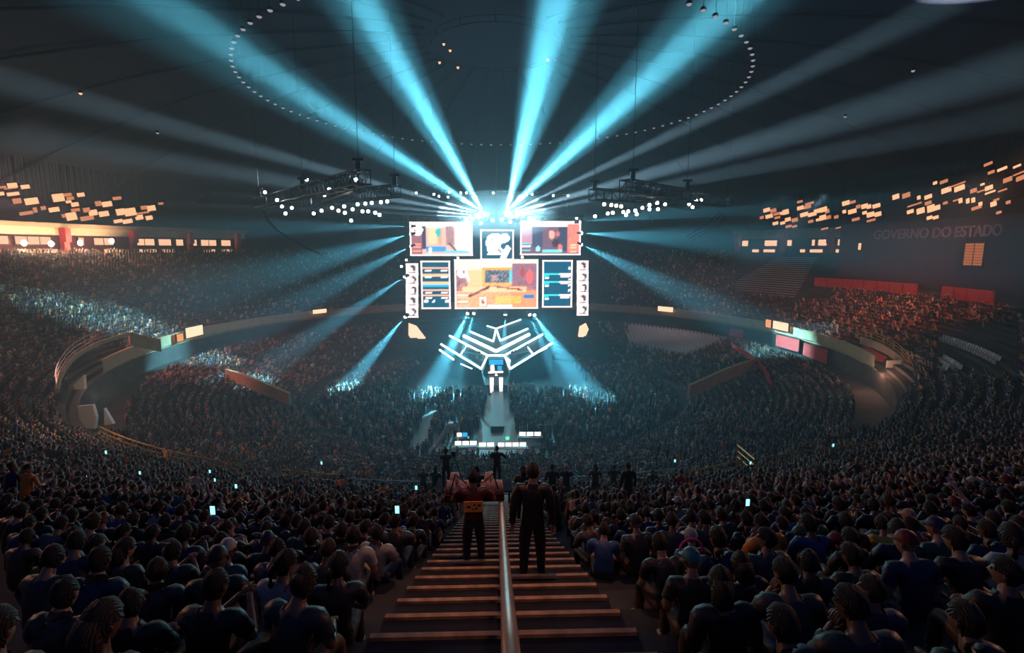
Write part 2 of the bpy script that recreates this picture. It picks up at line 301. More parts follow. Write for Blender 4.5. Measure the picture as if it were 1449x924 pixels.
LPAN = [(x/6.04, 240+y/6.04, w/6.04, h/6.04, t) for x, y, w, h, t in [(105,135,80,36,1),(215,147,70,30,1),(20,150,60,16,0),(90,160,110,10,0),(15,205,35,26,1),(112,208,100,26,1),(145,268,70,40,0),(270,270,110,50,1),(498,240,95,60,1),(575,215,70,25,0),(600,245,60,25,0),(690,215,60,30,1),(640,298,60,32,1),(586,275,45,20,1),(462,342,85,35,1),(370,328,40,28,0),(300,345,30,40,0),(225,372,110,26,0),(610,400,85,60,1),(645,345,70,24,0),(545,395,30,26,0),(795,368,70,44,1),(740,345,55,35,0),(888,378,80,40,1),(840,290,50,38,0),(915,295,80,40,1),(1030,362,70,50,1),(1112,362,95,60,1),(1010,440,70,26,1),(1090,442,80,32,1),(1190,408,62,36,1),(1275,412,55,32,1),(1230,325,50,30,0),(1292,330,70,42,1),(1220,370,110,14,0),(1375,290,40,16,0),(745,415,110,34,0),(1000,245,70,24,0)]]
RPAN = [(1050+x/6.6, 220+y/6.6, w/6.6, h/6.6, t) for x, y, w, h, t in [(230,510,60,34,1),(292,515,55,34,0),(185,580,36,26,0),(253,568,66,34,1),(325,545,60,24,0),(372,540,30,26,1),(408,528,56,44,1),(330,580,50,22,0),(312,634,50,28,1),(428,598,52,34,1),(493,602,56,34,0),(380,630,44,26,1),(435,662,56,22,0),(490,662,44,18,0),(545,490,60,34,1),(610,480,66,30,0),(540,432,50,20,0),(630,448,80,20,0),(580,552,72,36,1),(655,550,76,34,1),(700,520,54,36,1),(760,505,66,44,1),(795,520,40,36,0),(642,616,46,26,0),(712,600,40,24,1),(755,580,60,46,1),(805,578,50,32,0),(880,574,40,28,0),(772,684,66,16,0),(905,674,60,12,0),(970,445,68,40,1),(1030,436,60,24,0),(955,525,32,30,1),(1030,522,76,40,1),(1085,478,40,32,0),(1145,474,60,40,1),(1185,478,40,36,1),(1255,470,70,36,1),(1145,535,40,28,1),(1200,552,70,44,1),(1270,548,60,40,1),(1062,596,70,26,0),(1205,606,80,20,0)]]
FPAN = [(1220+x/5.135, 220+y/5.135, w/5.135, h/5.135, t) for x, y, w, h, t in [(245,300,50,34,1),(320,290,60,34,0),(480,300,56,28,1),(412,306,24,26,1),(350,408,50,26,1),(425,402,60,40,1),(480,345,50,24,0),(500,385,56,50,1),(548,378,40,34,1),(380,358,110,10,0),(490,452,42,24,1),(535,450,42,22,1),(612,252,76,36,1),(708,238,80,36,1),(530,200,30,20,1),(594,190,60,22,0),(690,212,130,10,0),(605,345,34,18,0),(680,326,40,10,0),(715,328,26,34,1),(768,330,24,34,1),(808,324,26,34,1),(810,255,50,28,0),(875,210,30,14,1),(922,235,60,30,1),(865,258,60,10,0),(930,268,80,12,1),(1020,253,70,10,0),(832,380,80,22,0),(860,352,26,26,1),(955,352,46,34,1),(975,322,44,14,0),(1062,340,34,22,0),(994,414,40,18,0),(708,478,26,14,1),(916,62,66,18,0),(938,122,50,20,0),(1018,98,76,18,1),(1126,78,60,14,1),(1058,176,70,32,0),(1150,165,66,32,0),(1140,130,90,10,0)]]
glow_panels(LPAN, 'warm roof panels painted like lights above the yellow lit hall'); glow_panels(RPAN, 'warm roof panels painted like lights above the stepped rows'); glow_panels(FPAN, 'warm roof panels painted like lights above the lettered wall', 66.0)

# lettered press-box wall, its parapet, window and letters
RW = 64.0; wa, wb = on_ring(1191, RW), on_ring(1475, RW)
mb = MB(); annulus(mb, [(RW+3, 25.4), (RW, 25.4), (RW, 15.2)], wa, wb, 30); v = [ring(RW, wa, 15.2), ring(RW+3, wa, 15.2), ring(RW+3, wa, 25.4), ring(RW, wa, 25.4)]; mb.add(v, [(0, 1, 2, 3)]); struct(mb.build('wall_right', M['darkred']))
def letters(txt, px0, px1, z, h, r):
    cu = bpy.data.curves.new('letters', 'FONT'); cu.body = txt; cu.size = 1; cu.extrude = .06; cu.offset = .02; t = bpy.data.objects.new('tmp', cu); L(t)
    bpy.context.view_layer.update(); me = bpy.data.meshes.new_from_object(t.evaluated_get(bpy.context.evaluated_depsgraph_get())); bpy.data.objects.remove(t)
    xs = [v.co.x for v in me.vertices]; x0, x1 = min(xs), max(xs); a, b = on_ring(px0, r), on_ring(px1, r)
    bm = bmesh.new(); bm.from_mesh(me); bpy.data.meshes.remove(me)
    root = thing('wall_lettering', 'pale capital lettering GOVERNO DO ESTADO across the dark wall', 'lettering', ring(r, (a+b)/2, z)); o = root.location.copy()
    seen = set(); isl = []
    for v0 in bm.verts:
        if v0 in seen: continue
        st = [v0]; seen.add(v0); c = []
        while st:
            q = st.pop(); c.append(q)
            for e in q.link_edges:
                w = e.other_vert(q)
                if w not in seen: seen.add(w); st.append(w)
        isl.append(c)
    isl.sort(key=lambda c: min(v.co.x for v in c))
    for c in isl:
        idx = {v: i for i, v in enumerate(c)}; pts = []
        for v in c:
            k = (v.co.x-x0)/(x1-x0); ph = a+(b-a)*k; p = ring(r - .05 - v.co.z, ph, z + v.co.y*h/.7); pts.append(p-o)
        fs = {f for v in c for f in v.link_faces}; m2 = bpy.data.meshes.new('letter'); m2.from_pydata(pts, [], [[idx[v] for v in f.verts] for f in fs]); m2.materials.append(M['letter']); put(m2, 'letter', root)
    bm.free()
letters('GOVERNO DO ESTADO', 1240, 1428, 22.8, 1.45, RW-.1)
def flat_window(px0, px1, r, z0, z1):
    A, B = ring(r, on_ring(px0, r), z0), ring(r, on_ring(px1, r), z0); mid = (A+B)/2; w = (B-A).length; root = bpy.data.objects.new('window_9', None); L(root); struct(root)
    root.location = mid; root.rotation_euler = (0, 0, math.atan2((B-A).y, (B-A).x)); h = z1-z0
    sm = MB(); sm.box((0, 0, 0), (w/2-.1, .05, h/9), mtx=Matrix.Rotation(R(20), 3, 'X')); sme = sm.mesh('slat', M['blind'])
    for i in range(8):
        for s in (-1, 1): put(sme, 'slat', root, (s*w/4, -.05, (i+.5)*h/8))
    fm = MB(); fm.box((0, 0, 0), (w+.2, .2, .15)); fm.box((0, 0, h), (w+.2, .2, .15)); fm.box((-w/2, 0, h/2), (.15, .2, h)); fm.box((w/2, 0, h/2), (.15, .2, h)); fm.box((0, 0, h/2), (.12, .2, h)); fm.build('frame', M['black'], root)
flat_window(1376, 1405, RW-.2, 18.9, 21.9)
box_on_ring('exit_lamp', 1219, 1224, RW-.2, 21.0, 22.2, M['warm'], 'small lit lamp box on the dark wall left of the lettering', 'lamp')
def parapet(px0, px1, r, z0, z1, m, label):
    root = thing('balcony_parapet', label, 'parapet', ring(r, on_ring(px0, r), z0)); a, b = on_ring(px0, r), on_ring(px1, r); n = max(2, round(abs(b-a)*r/2.4))
    for i in range(n):
        mb = MB(); annulus(mb, [(r+.15, z1), (r-.15, z1), (r-.15, z0), (r+.15, z0), (r+.15, z1)], a+(b-a)*(i+.03)/n, a+(b-a)*(i+.97)/n, 2); o = mb.build('panel', m, root); o.location = -root.location
parapet(1160, 1312, 62.2, 14.4, 16.0, M['red'], 'long red parapet below the dark lettered wall')
parapet(1350, 1428, 62.2, 14.4, 16.0, M['red'], 'shorter red parapet under the orange lit window')

# terrace rows standing empty beside the lettered wall: white bench planks
root = thing('bench_rows', 'stepped rows of empty white benches below the lit openings', 'benches', (0, 0, 0))
for k in range(12, 31):
    r = UR + (k+1)*UP + .25; z = UZ + (k+1)*UH + .12
    x1 = 1160 - (30-k)*1.5; x0 = 1104 - (30-k)*4.5
    a, b = on_ring(x0, r), on_ring(x1, r)
    mb = MB(); annulus(mb, [(r+.2, z), (r-.2, z), (r-.2, z-.12), (r+.2, z-.12), (r+.2, z)], a, b, 6); mb.build('bench_plank', M['seatw'], root)

# vomitories
def curved_parapet(pts, h, th, m, label, railm=None):
    root = thing('passage_parapet', label, 'parapet', pts[0]); o = Vector(pts[0]); n = len(pts)
    mb = MB(); vs = []; fs = []
    for i, p in enumerate(pts):
        p = Vector(p)-o; t = (Vector(pts[min(i+1, n-1)])-Vector(pts[max(i-1, 0)])); t.z = 0; u = t.normalized().cross(Vector((0, 0, 1)))*th/2
        vs += [p+u, p-u, p-u-Vector((0, 0, h)), p+u-Vector((0, 0, h))]
    for i in range(n-1):
        for k in range(4): a = i*4+k; b = i*4+(k+1) % 4; fs.append((a, b, b+4, a+4))
    fs += [(3, 2, 1, 0), (4*n-4, 4*n-3, 4*n-2, 4*n-1)]; mb.add(vs, fs); mb.build('wall', m, root)
    if railm:
        for dz in (.3, .65, 1.0): mb = MB(); mb.tube([Vector(p)-o+Vector((0, 0, dz)) for p in pts], .04, 5); mb.build('rail', railm, root)
        for p in pts[::2]: mb = MB(); mb.tube([Vector(p)-o, Vector(p)-o+Vector((0, 0, 1))], .04, 5); mb.build('post', railm, root)
    return root
def smooth(pts, n=16):
    out = []
    for i in range(n+1):
        t = i/n*(len(pts)-1); k = min(int(t), len(pts)-2); f = t-k; p0, p1, p2, p3 = [Vector(pts[max(0, min(len(pts)-1, j))]) for j in (k-1, k, k+1, k+2)]
        out.append(.5*((2*p1)+(-p0+p2)*f+(2*p0-5*p1+4*p2-p3)*f*f+(-p0+3*p1-3*p2+p3)*f**3))
    return out
curved_parapet(smooth([P(1219, 476, 62), P(1250, 487, 59), P(1276, 505, 56), P(1290, 530, 53), P(1292, 548, 51)]), .9, .4, M['tan'], 'curved tan parapet around the passage beside the orange lit crowd', M['brass'])
curved_parapet([P(1222, 487, 61.5), P(1254, 505, 58)], 2.6, .2, M['red'], 'bright red wall inside the curved tan passage')
root = thing('door_panel', 'white lit doorway leaf inside the curved passage', 'door', P(1265, 522, 55.5)); mb = MB(); mb.box((0, 0, 0), (1.9, .1, 2.0)); mb.build('leaf', M['seatw'], root); mb = MB(); mb.box((0, -.02, -1.3), (2.0, .12, .25)); mb.build('kick_plate', M['tan'], root)
curved_parapet(smooth([P(80, 550, 40), P(86, 528, 42), P(105, 503, 46), P(140, 483, 50), P(182, 470, 55)]), .35, .25, M['tan'], 'thin curved parapet around the dark passage by the near crowd', M['grey_rail'])
curved_parapet([P(182, 470, 57), P(226, 480, 60)], 1.5, .3, M['tan'], 'tan wall end beside the dark passage')
for i, (pl, lab) in enumerate((([(104, 545), (118, 531), (119, 551), (106, 551)], 'small pale triangular plate standing in for lit wall at the top of the dark passage'), ([(110, 575), (131, 573), (136, 590), (134, 607), (122, 606), (112, 592)], 'broad pale plate standing in for lit wall low in the dark passage'), ([(147, 578), (160, 600), (148, 602)], 'pale wedge plate standing in for lit wall beside the broad plate'))):
    pts = [P(x, y, 37) for x, y in pl]; o = pts[0]; root = thing('lit_wall_piece', lab, 'wall_piece', o); mb = MB(); n = len(pts)  # pale plates stand in for lit portions of the passage wall
    vs = [p-o for p in pts] + [p-o+Vector((0, .25, 0)) for p in pts]; mb.add(vs, [tuple(range(n)), tuple(range(2*n-1, n-1, -1))] + [(k, k+n, (k+1) % n+n, (k+1) % n) for k in range(n)]); mb.build('face', M['seatw'], root)
curved_parapet([P(320, 522, 68), P(340, 528, 66), P(410, 556, 60)], 1.5, .35, M['tan'], 'tan slab wall among the packed lower stand crowd')
curved_parapet([P(975, 545, 60), P(1030, 520, 65), P(1072, 506, 70)], 1.6, .35, M['tan'], 'tan slab wall in the lower stand under the red curb')
curved_parapet(smooth([P(1038, 488, 78), P(1062, 502, 72), P(1082, 522, 66), P(1092, 545, 62)]), .5, .3, M['red'], 'curved red curb over the tan slab wall')
curved_parapet([P(455, 428, 108), P(550, 420, 116)], 1.2, .3, M['navy'], 'dark wall strip fading into the haze')

# ------------------------------------------------------------------ haze
mb = MB(); annulus(mb, [(max(.02, 62*math.sin(PI*i/16)), 20 - 36*math.cos(PI*i/16)) for i in range(17)], -PI, PI, 40); hzo = mb.build('haze', M['haze']); hzo['kind'] = 'stuff'; hzo['label'] = 'thin stage haze filling the hall and catching the beams'; hzo['category'] = 'haze'

bl = MB(); c_ = P(704, 304, 84.5); K_ = [[c_+Vector((10*math.sin(PI*i/10)*math.cos(2*PI*j/20), 5*math.sin(PI*i/10)*math.sin(2*PI*j/20), 4*math.cos(PI*i/10))) for j in range(20)] for i in range(11)]
bl.add([v for r_ in K_ for v in r_], [(i*20+j, (i+1)*20+j, (i+1)*20+(j+1) % 20, i*20+(j+1) % 20) for i in range(10) for j in range(20)]); sm_ = hz.copy(); sm_.name = 'dense_glare_haze'; sm_.node_tree.nodes['Volume Scatter'].inputs['Density'].default_value = .055
tag(bl.build('glare_haze', sm_), 'denser haze added for the glare around the lamps over the screens', 'glare_haze', None, 'stuff')  # extra haze volume added to strengthen the glow at the beam roots

# ------------------------------------------------------------------ ring lamps on the roof
def lamp_ring(n, r, z, lo, hi, name, grp, lab, tube=False):
    hm = MB(); hm.tube([(0, 0, .25), (0, 0, 0)], [.22, .30], 8); hme = hm.mesh('housing', M['black']); lm = MB(); lm.tube([(0, 0, -.01), (0, 0, -.10)], [.24, .15], 8); lme = lm.mesh('lens', M['ringl'])
    cm = MB(); cm.tube([(0, 0, .2), (0, 0, domez(r)-z)], .025, 4); cme = cm.mesh('hanger', M['black'])
    for i in range(n):
        ph = lo + (hi-lo)*i/(n-1); p = ring(r, ph, z)
        q = proj(p)
        if not (-20 < q[0] < 1470 and -15 < q[1]): continue
        cnt = globals().setdefault('_rc', [0]); root = thing(name, f'{nth(cnt[0])} {lab}', 'ceiling light', p, -ph, grp); cnt[0] += 1; put(hme, 'housing', root); put(lme, 'lens', root); put(cme, 'hanger', root)
lamp_ring(86, 31.5, 41.4, -2.6, 2.6, 'ring_light', 'small lamps hung in a wide ring under the dome', 'small pale lamp along the wide dome ring, counted from the yellow hall side')
root = thing('roof_hoop', 'thin warm lit metal hoop around the crown of the dome', 'hoop', (0, ARENA, 47.4))
for (rr, zz) in ((8.5, 0), (8.9, .6)): mb = MB(); mb.tube([(rr*math.sin(t), rr*math.cos(t), zz) for t in [2*PI*i/48 for i in range(49)]], .06, 6); mb.build('hoop_tube', M['steel'], root)
for i in range(12): t = 2*PI*i/12; sp = MB(); sp.tube([(8.5*math.sin(t), 8.5*math.cos(t), 0), (8.5*math.sin(t), 8.5*math.cos(t), 1.1)], .05, 4); sp.build('bracket', M['steel'], root)
for i, (x, y) in enumerate(((622, 88), (648, 95), (628, 62), (637, 71), (775, 84))):
    ro = thing('crown_lamp', f"small warm lamp on the crown hoop, {nth(i)} of five", 'lamp', P(x, y, 73 if i < 5 else 70)); mb = MB(); mb.tube([(0, 0, .2), (0, 0, 0)], .2, 8); mb.build('housing', M['black'], ro); mb = MB(); mb.tube([(0, 0, 0), (0, 0, -.2)], [.2, .12], 8); mb.build('lens', M['warm'], ro)
for i, (x, y) in enumerate(((114, 132), (223, 188), (1196, 165), (1292, 100))):
    ro = thing('roof_spot', ('small lone lamp on the dark roof above the yellow hall', 'small lone lamp beside the grey beam on the dark roof', 'small lone lamp where a grey beam meets the roof', 'faint lone lamp highest on the dark roof')[i], 'lamp', P(x, y, (44, 52, 52, 42)[i])); mb = MB(); mb.tube([(0, 0, .2), (0, 0, 0)], .14, 8); mb.build('housing', M['black'], ro); mb = MB(); mb.tube([(0, 0, 0), (0, 0, -.1)], [.14, .08], 8); mb.build('lens', M['warm'] if i == 0 else M['ringl'], ro)

# ------------------------------------------------------------------ video screens
SY = 88.0
def hexc(c): return tuple((v/255)**2.2 for v in c) + (1,)
def video(name, label, x0, y0, x1, y1, base, ops, cat='screen', fm='ledframe', yaw=0):
    A, B, C = P(x0, y1, SY), P(x1, y1, SY), P(x0, y0, SY); w, h = (B-A).length, (C-A).length
    root = thing(name, label, cat, ((A.x+B.x)/2, SY, A.z)); cell = max(.22, w/90); nx, ny = max(8, int(w/cell)), max(8, int(h/cell))
    X, Y = np.meshgrid(np.linspace(0, 1, nx+1), np.linspace(0, 1, ny+1)); px = x0 + X*(x1-x0); py = y1 + Y*(y0-y1)
    col = np.tile(np.array(base, float), (ny+1, nx+1, 1))
    for op in ops:
        k, c = op[0], np.array(op[-1], float)
        if k == 'r': m = (px >= op[1]) & (px <= op[3]) & (py >= op[2]) & (py <= op[4])
        elif k == 'e': m = ((px-op[1])/op[3])**2 + ((py-op[2])/op[4])**2 <= 1
        elif k == 'l':
            ax, ay, bx, by, t = op[1:6]; d2 = (bx-ax)**2+(by-ay)**2; u = np.clip(((px-ax)*(bx-ax)+(py-ay)*(by-ay))/d2, 0, 1); m = (px-ax-u*(bx-ax))**2+(py-ay-u*(by-ay))**2 <= t*t
        elif k == 'n':
            m = (px >= op[1]) & (px <= op[3]) & (py >= op[2]) & (py <= op[4]); f = nr.random(px.shape)[..., None]; col = np.where(m[..., None], col*(1-f*.5)+c*f*.5, col); continue
        col[m] = c
    col = (np.clip(col, 0, 255)/255)**2.2
    co = np.stack([(X-.5)*w, np.zeros_like(X)-.16, Y*h], -1).reshape(-1, 3); i = np.arange(nx*ny); r_, c_ = i//nx, i % nx; a = r_*(nx+1)+c_
    me = bpy.data.meshes.new('display'); me.from_pydata(co.tolist(), [], np.stack([a, a+1, a+nx+2, a+nx+1], -1).tolist())
    at = me.attributes.new('col', 'FLOAT_COLOR', 'POINT'); at.data.foreach_set('color', np.concatenate([col.reshape(-1, 3), np.ones(((nx+1)*(ny+1), 1))], 1).ravel()); me.materials.append(M['display']); put(me, 'display', root)
    mb = MB(); mb.box((0, .1, h/2), (w+.3, .4, h+.3)); mb.build('casing', M['black'], root)
    if fm:
        mb = MB(); t = .16
        for z in (0, h): mb.box((0, -.16, z), (w+2*t, .16, t*1.6))
        for x in (-w/2, w/2): mb.box((x, -.16, h/2), (t*1.6, .16, h))
        mb.build('frame', M[fm], root)
    return root
WH = (255, 250, 250)
video('video_screen', 'central video screen with an orange game view and rifle', 645, 368, 760, 436, (205, 130, 95), [
 ('r', 645, 368, 760, 381, (240, 205, 190)), ('r', 645, 384, 662, 412, (100, 70, 95)), ('r', 722, 372, 760, 412, (110, 84, 108)), ('n', 722, 372, 760, 412, (190, 120, 120)), ('e', 749, 392, 4, 10, (228, 92, 92)), ('e', 739, 385, 3, 8, (150, 60, 70)),
 ('r', 662, 381, 683, 406, (235, 170, 120)), ('r', 683, 379, 724, 404, (245, 150, 50)), ('r', 686, 382, 722, 401, (25, 62, 88)), ('e', 700, 392, 5, 4, (110, 90, 110)), ('r', 721, 382, 724, 400, (40, 190, 220)), ('r', 683, 372, 724, 379, (250, 225, 205)),
 ('r', 655, 406, 745, 413, (250, 190, 150)), ('n', 650, 404, 755, 434, (250, 150, 90)), ('l', 664, 419, 692, 406, 1.8, (60, 32, 44)), ('l', 700, 405, 738, 410, 1.2, (80, 40, 44)), ('r', 700, 419, 738, 430, (248, 178, 80)), ('n', 695, 416, 742, 432, (255, 120, 60)),
 ('r', 647, 416, 663, 418, WH), ('r', 647, 421, 663, 423, (250, 170, 160)), ('r', 647, 426, 663, 428, WH), ('r', 647, 431, 663, 433, (250, 170, 160)), ('r', 679, 421, 687, 433, (250, 240, 235)), ('e', 683, 427, 2.5, 4, (120, 70, 60)), ('r', 741, 417, 755, 423, (30, 110, 175)), ('r', 690, 432, 725, 434.5, WH),
 ('n', 645, 381, 722, 436, (255, 200, 170)), ('e', 655, 386, 7, 7, WH), ('e', 657, 385, 2, 3, (150, 110, 130)), ('l', 661, 390, 664, 396, 1.6, WH)])
video('video_screen', 'upper video screen showing a pale room and cyan score strip', 582, 315, 668, 361, (205, 165, 160), [
 ('r', 582, 315, 668, 321, (250, 235, 235)), ('r', 582, 330, 597, 361, (130, 90, 105)), ('r', 597, 319, 604, 352, (58, 58, 78)), ('r', 608, 322, 619, 344, (235, 190, 150)), ('r', 620, 323, 626, 346, (180, 150, 120)), ('e', 621, 329, 4, 6, (50, 170, 170)), ('r', 631, 319, 643, 347, (130, 105, 112)), ('n', 631, 319, 643, 355, (190, 160, 160)),
 ('r', 645, 319, 667, 357, (240, 212, 210)), ('l', 636, 345, 648, 356, 1.5, (60, 35, 50)), ('r', 604, 349, 632, 357, (60, 140, 195)), ('e', 609, 354, 2.5, 4, (240, 250, 255)), ('r', 630, 355, 664, 359, (90, 190, 210)), ('r', 584, 344, 596, 346, (245, 150, 120)), ('r', 584, 349, 596, 351, (245, 150, 120)), ('r', 584, 354, 596, 356, (245, 150, 120)),
 ('e', 592, 326, 7, 7, WH), ('e', 588, 326, 2, 2, (120, 90, 100))])
video('video_screen', 'upper video screen with a face in a dark red room', 737, 314, 820, 360, (100, 78, 98), [
 ('r', 737, 314, 820, 321, (245, 225, 228)), ('r', 737, 321, 752, 345, (165, 130, 150)), ('r', 752, 320, 768, 350, (62, 66, 90)), ('r', 790, 320, 802, 356, (55, 62, 84)), ('e', 780, 332, 4, 6, (240, 150, 130)), ('e', 789, 331, 3, 4, (170, 100, 100)), ('e', 786, 344, 5, 6, (60, 30, 50)), ('e', 792, 350, 3, 4, (230, 110, 90)),
 ('r', 803, 316, 819, 358, (215, 105, 105)), ('n', 803, 316, 819, 358, (240, 160, 120)), ('r', 738, 343, 750, 345, (90, 190, 210)), ('r', 738, 348, 750, 350, WH), ('r', 738, 353, 750, 355, (90, 190, 210)), ('e', 761, 352, 3, 4, (140, 230, 240)), ('r', 767, 353, 796, 357, (100, 215, 235)), ('r', 806, 345, 816, 347, (250, 190, 150)), ('r', 806, 350, 816, 352, (250, 190, 150)), ('r', 806, 355, 816, 357, (250, 190, 150))])
video('team_screen', 'tall centre screen with a round white emblem on teal', 681, 326, 726, 367, (12, 62, 84), [
 ('e', 700, 343, 12, 13, WH), ('e', 714, 337, 7, 6, WH), ('r', 690, 350, 712, 360, WH), ('e', 716, 352, 5, 5, WH), ('l', 719, 352, 711, 367, 3.6, WH), ('e', 712, 348, 3.5, 4.5, (14, 70, 92)), ('e', 697, 339, 3.5, 2.5, (150, 170, 178)), ('l', 705, 352, 710, 357, 1.2, (14, 70, 92)), ('e', 688, 357, 4, 3, (12, 62, 84))], fm='ledframe')
bars = [('r', 598, 370, 637, 437, (10, 72, 96))]
for y in (378, 388, 399, 409, 417): bars += [('r', 599, y, 636, y+2.2, (248, 176, 140)), ('r', 602, y+3.2, 611, y+5.4, WH), ('r', 625, y+3.2, 634, y+5.4, WH)]
bars += [('r', 599, 401.6, 636, 406, (30, 165, 205)), ('r', 600, 424, 606, 427, WH), ('e', 614, 426, 1.5, 1.5, WH), ('r', 630, 424, 636, 427, WH)]
video('score_screen', 'score screen with orange and cyan bars on teal', 598, 370, 637, 436, (10, 72, 96), bars)
bars = []
for y in (386, 397, 416): bars += [('r', 769, y, 790, y+2, (60, 215, 225)), ('r', 790, y, 808, y+2, WH), ('r', 769, y+2, 777, y+6, (30, 170, 190)), ('r', 793, y+3, 803, y+5.4, (225, 220, 250)), ('r', 770, y+6.5, 777, y+8.5, WH)]
for y in (380, 390, 395, 403, 410, 420): bars.append(('e', 804.5, y, 1.8, 1.8, (240, 240, 255)))
video('score_screen', 'score screen with thin cyan bars on dark teal', 768, 369, 808, 434, (4, 72, 100), bars)
def faces(x0, x1, y0, y1, lab):
    h = (y1-y0)/5
    for i in range(5):
        a, b = y0+i*h+.8, y0+(i+1)*h-.8; cx = (x0+x1)/2 + (i % 3-1)*1.2; cy = (a+b)/2
        video('portrait_screen', f'small player portrait screen, {nth(i)} from the top, {lab}', x0, a, x1, b, (205, 190, 195), [('e', cx+2, cy-1, 4, 4.5, (60, 60, 70)), ('e', cx-1, cy+1, 3.2, 3.6, (245, 235, 235)), ('r', cx-4, b-3, cx+5, b, (110, 100, 115))], fm='ledframe')
faces(576, 591, 373, 449, 'in the column by the orange score screen'); faces(817, 831, 369, 446, 'in the column by the cyan score screen')
# truss that carries the screens
def lattice(mb, a, b, s=.9, ch=.10, br=.055):
    a, b = Vector(a), Vector(b); t = (b-a).normalized(); u = t.cross(Vector((0, 0, 1))).normalized()*s/2; w = Vector((0, 0, s/2)); cs = [u+w, -u+w, -u-w, u-w]
    for c in cs: mb.tube([a+c, b+c], ch, 5)
    n = max(2, round((b-a).length/s))
    for i in range(n):
        p, q = a.lerp(b, i/n), a.lerp(b, (i+1)/n)
        for k in range(4):
            c, d = cs[k], cs[(k+1) % 4]; mb.tube([p+c, q+d] if i % 2 else [p+d, q+c], br, 4, cap=False); mb.tube([p+c, p+d], br, 4, cap=False)
def truss(label, segs, hang, motors=True, s=.9):
    o = Vector(segs[0][0]); root = thing('lighting_truss', label, 'truss', o)
    for a, b in segs: mb = MB(); lattice(mb, Vector(a)-o, Vector(b)-o, s); mb.build('truss_section', M['steel'], root)
    for p in hang:
        p = Vector(p)-o; mb = MB(); mb.box(p+Vector((0, 0, .9)), (.45, .4, 1.0)); mb.box(p+Vector((0, 0, 1.55)), (1.1, .3, .25)); mb.build('chain_hoist', M['black'], root)
        r0 = math.hypot((p+o).x, (p+o).y-ARENA); mb = MB(); mb.tube([p+Vector((0, 0, 1.6)), p+Vector((0, 0, domez(r0)-(p+o).z-.2))], .035, 4); mb.build('chain', M['steel'], root)
    return root
zt = P(700, 309, SY).z
truss('long dark truss holding the video screens', [((-15, SY+.9, zt), (15, SY+.9, zt)), ((-15, SY+2.4, zt), (15, SY+2.4, zt))], [(-12, SY+.9, zt), (0, SY+.9, zt), (12, SY+.9, zt)])
# moving-head lamps
def head_meshes():
    b = MB(); b.box((0, .30, 0), (.5, .22, .3)); bme = b.mesh('base', M['black']); y = MB()
    for s in (-1, 1): y.box((s*.26, 0, 0), (.07, .5, .22))
    y.box((0, .24, 0), (.56, .06, .22)); yme = y.mesh('yoke', M['black']); h = MB(); h.tube([(0, .18, 0), (0, -.10, 0), (0, -.28, 0)], [.14, .20, .22], 10); hme = h.mesh('head', M['black'], True)
    l = MB(); l.tube([(0, -.27, 0), (0, -.30, 0), (0, -.33, 0)], [.2, .19, .12], 12); return bme, yme, hme, l.mesh('lens', M['lamp']), l.mesh('lens', M['hot'])
HB, HY, HH, HL, HW = head_meshes()
nhead = {}
def head(p, aim, where, warm=False, sc=1.6, group=None):
    nhead[where] = nhead.get(where, 0)+1; root = thing('stage_lamp', f'{nth(nhead[where]-1)} {"warm" if warm else "white"} stage lamp {where}', 'stage lamp', p, 0, group or 'stage lamps '+where)
    root.scale = (sc,)*3; d = Vector(aim)-Vector(p); root.rotation_euler = d.to_track_quat('-Y', 'Z').to_euler()
    for me in (HB, HY, HH, HW if warm else HL): put(me, me.name.split('.')[0], root)
    return root
for (sx, sy), (s, e) in list(SRC.items()):
    d = (e-s).normalized(); w = 'over the tall emblem screen' if sy < 312 else 'beside the upper screens' if sy < 360 else 'beside the portrait column' if sx < 600 else 'under the central screen'
    head(s - d*.55, e, w, sc=1.2)
for x, y in ((690, 303), (697, 312), (710, 311), (731, 306), (740, 305), (749, 309), (668, 309), (660, 312), (674, 306), (745, 316), (722, 314), (680, 316)): head(P(x, y, 87), (P(x, y, 87)*.0 + Vector((0, 30, 24))), 'in the blinding cluster over the screens', sc=1.3)
for x, y in ((589, 273), (614, 275), (621, 278), (636, 272), (634, 279), (652, 273), (660, 273), (698, 273), (745, 276), (753, 275), (783, 277), (804, 277)): head(P(x, y, 92), (0, 10, 26), 'in the thin row high behind the screens', sc=.9)
for x, y in ((575, 368), (568, 377), (648, 365), (739, 364), (816, 309)): head(P(x, y, 87.5), (0, 0, 22), 'tucked between the screens', sc=.9)
zb = P(700, 275, 92.6).z
truss('thin truss high behind the screens with small lamps', [((-15, 92.6, zb+.2), (15, 92.6, zb+.2))], [(-11, 92.6, zb), (11, 92.6, zb)], s=.6)

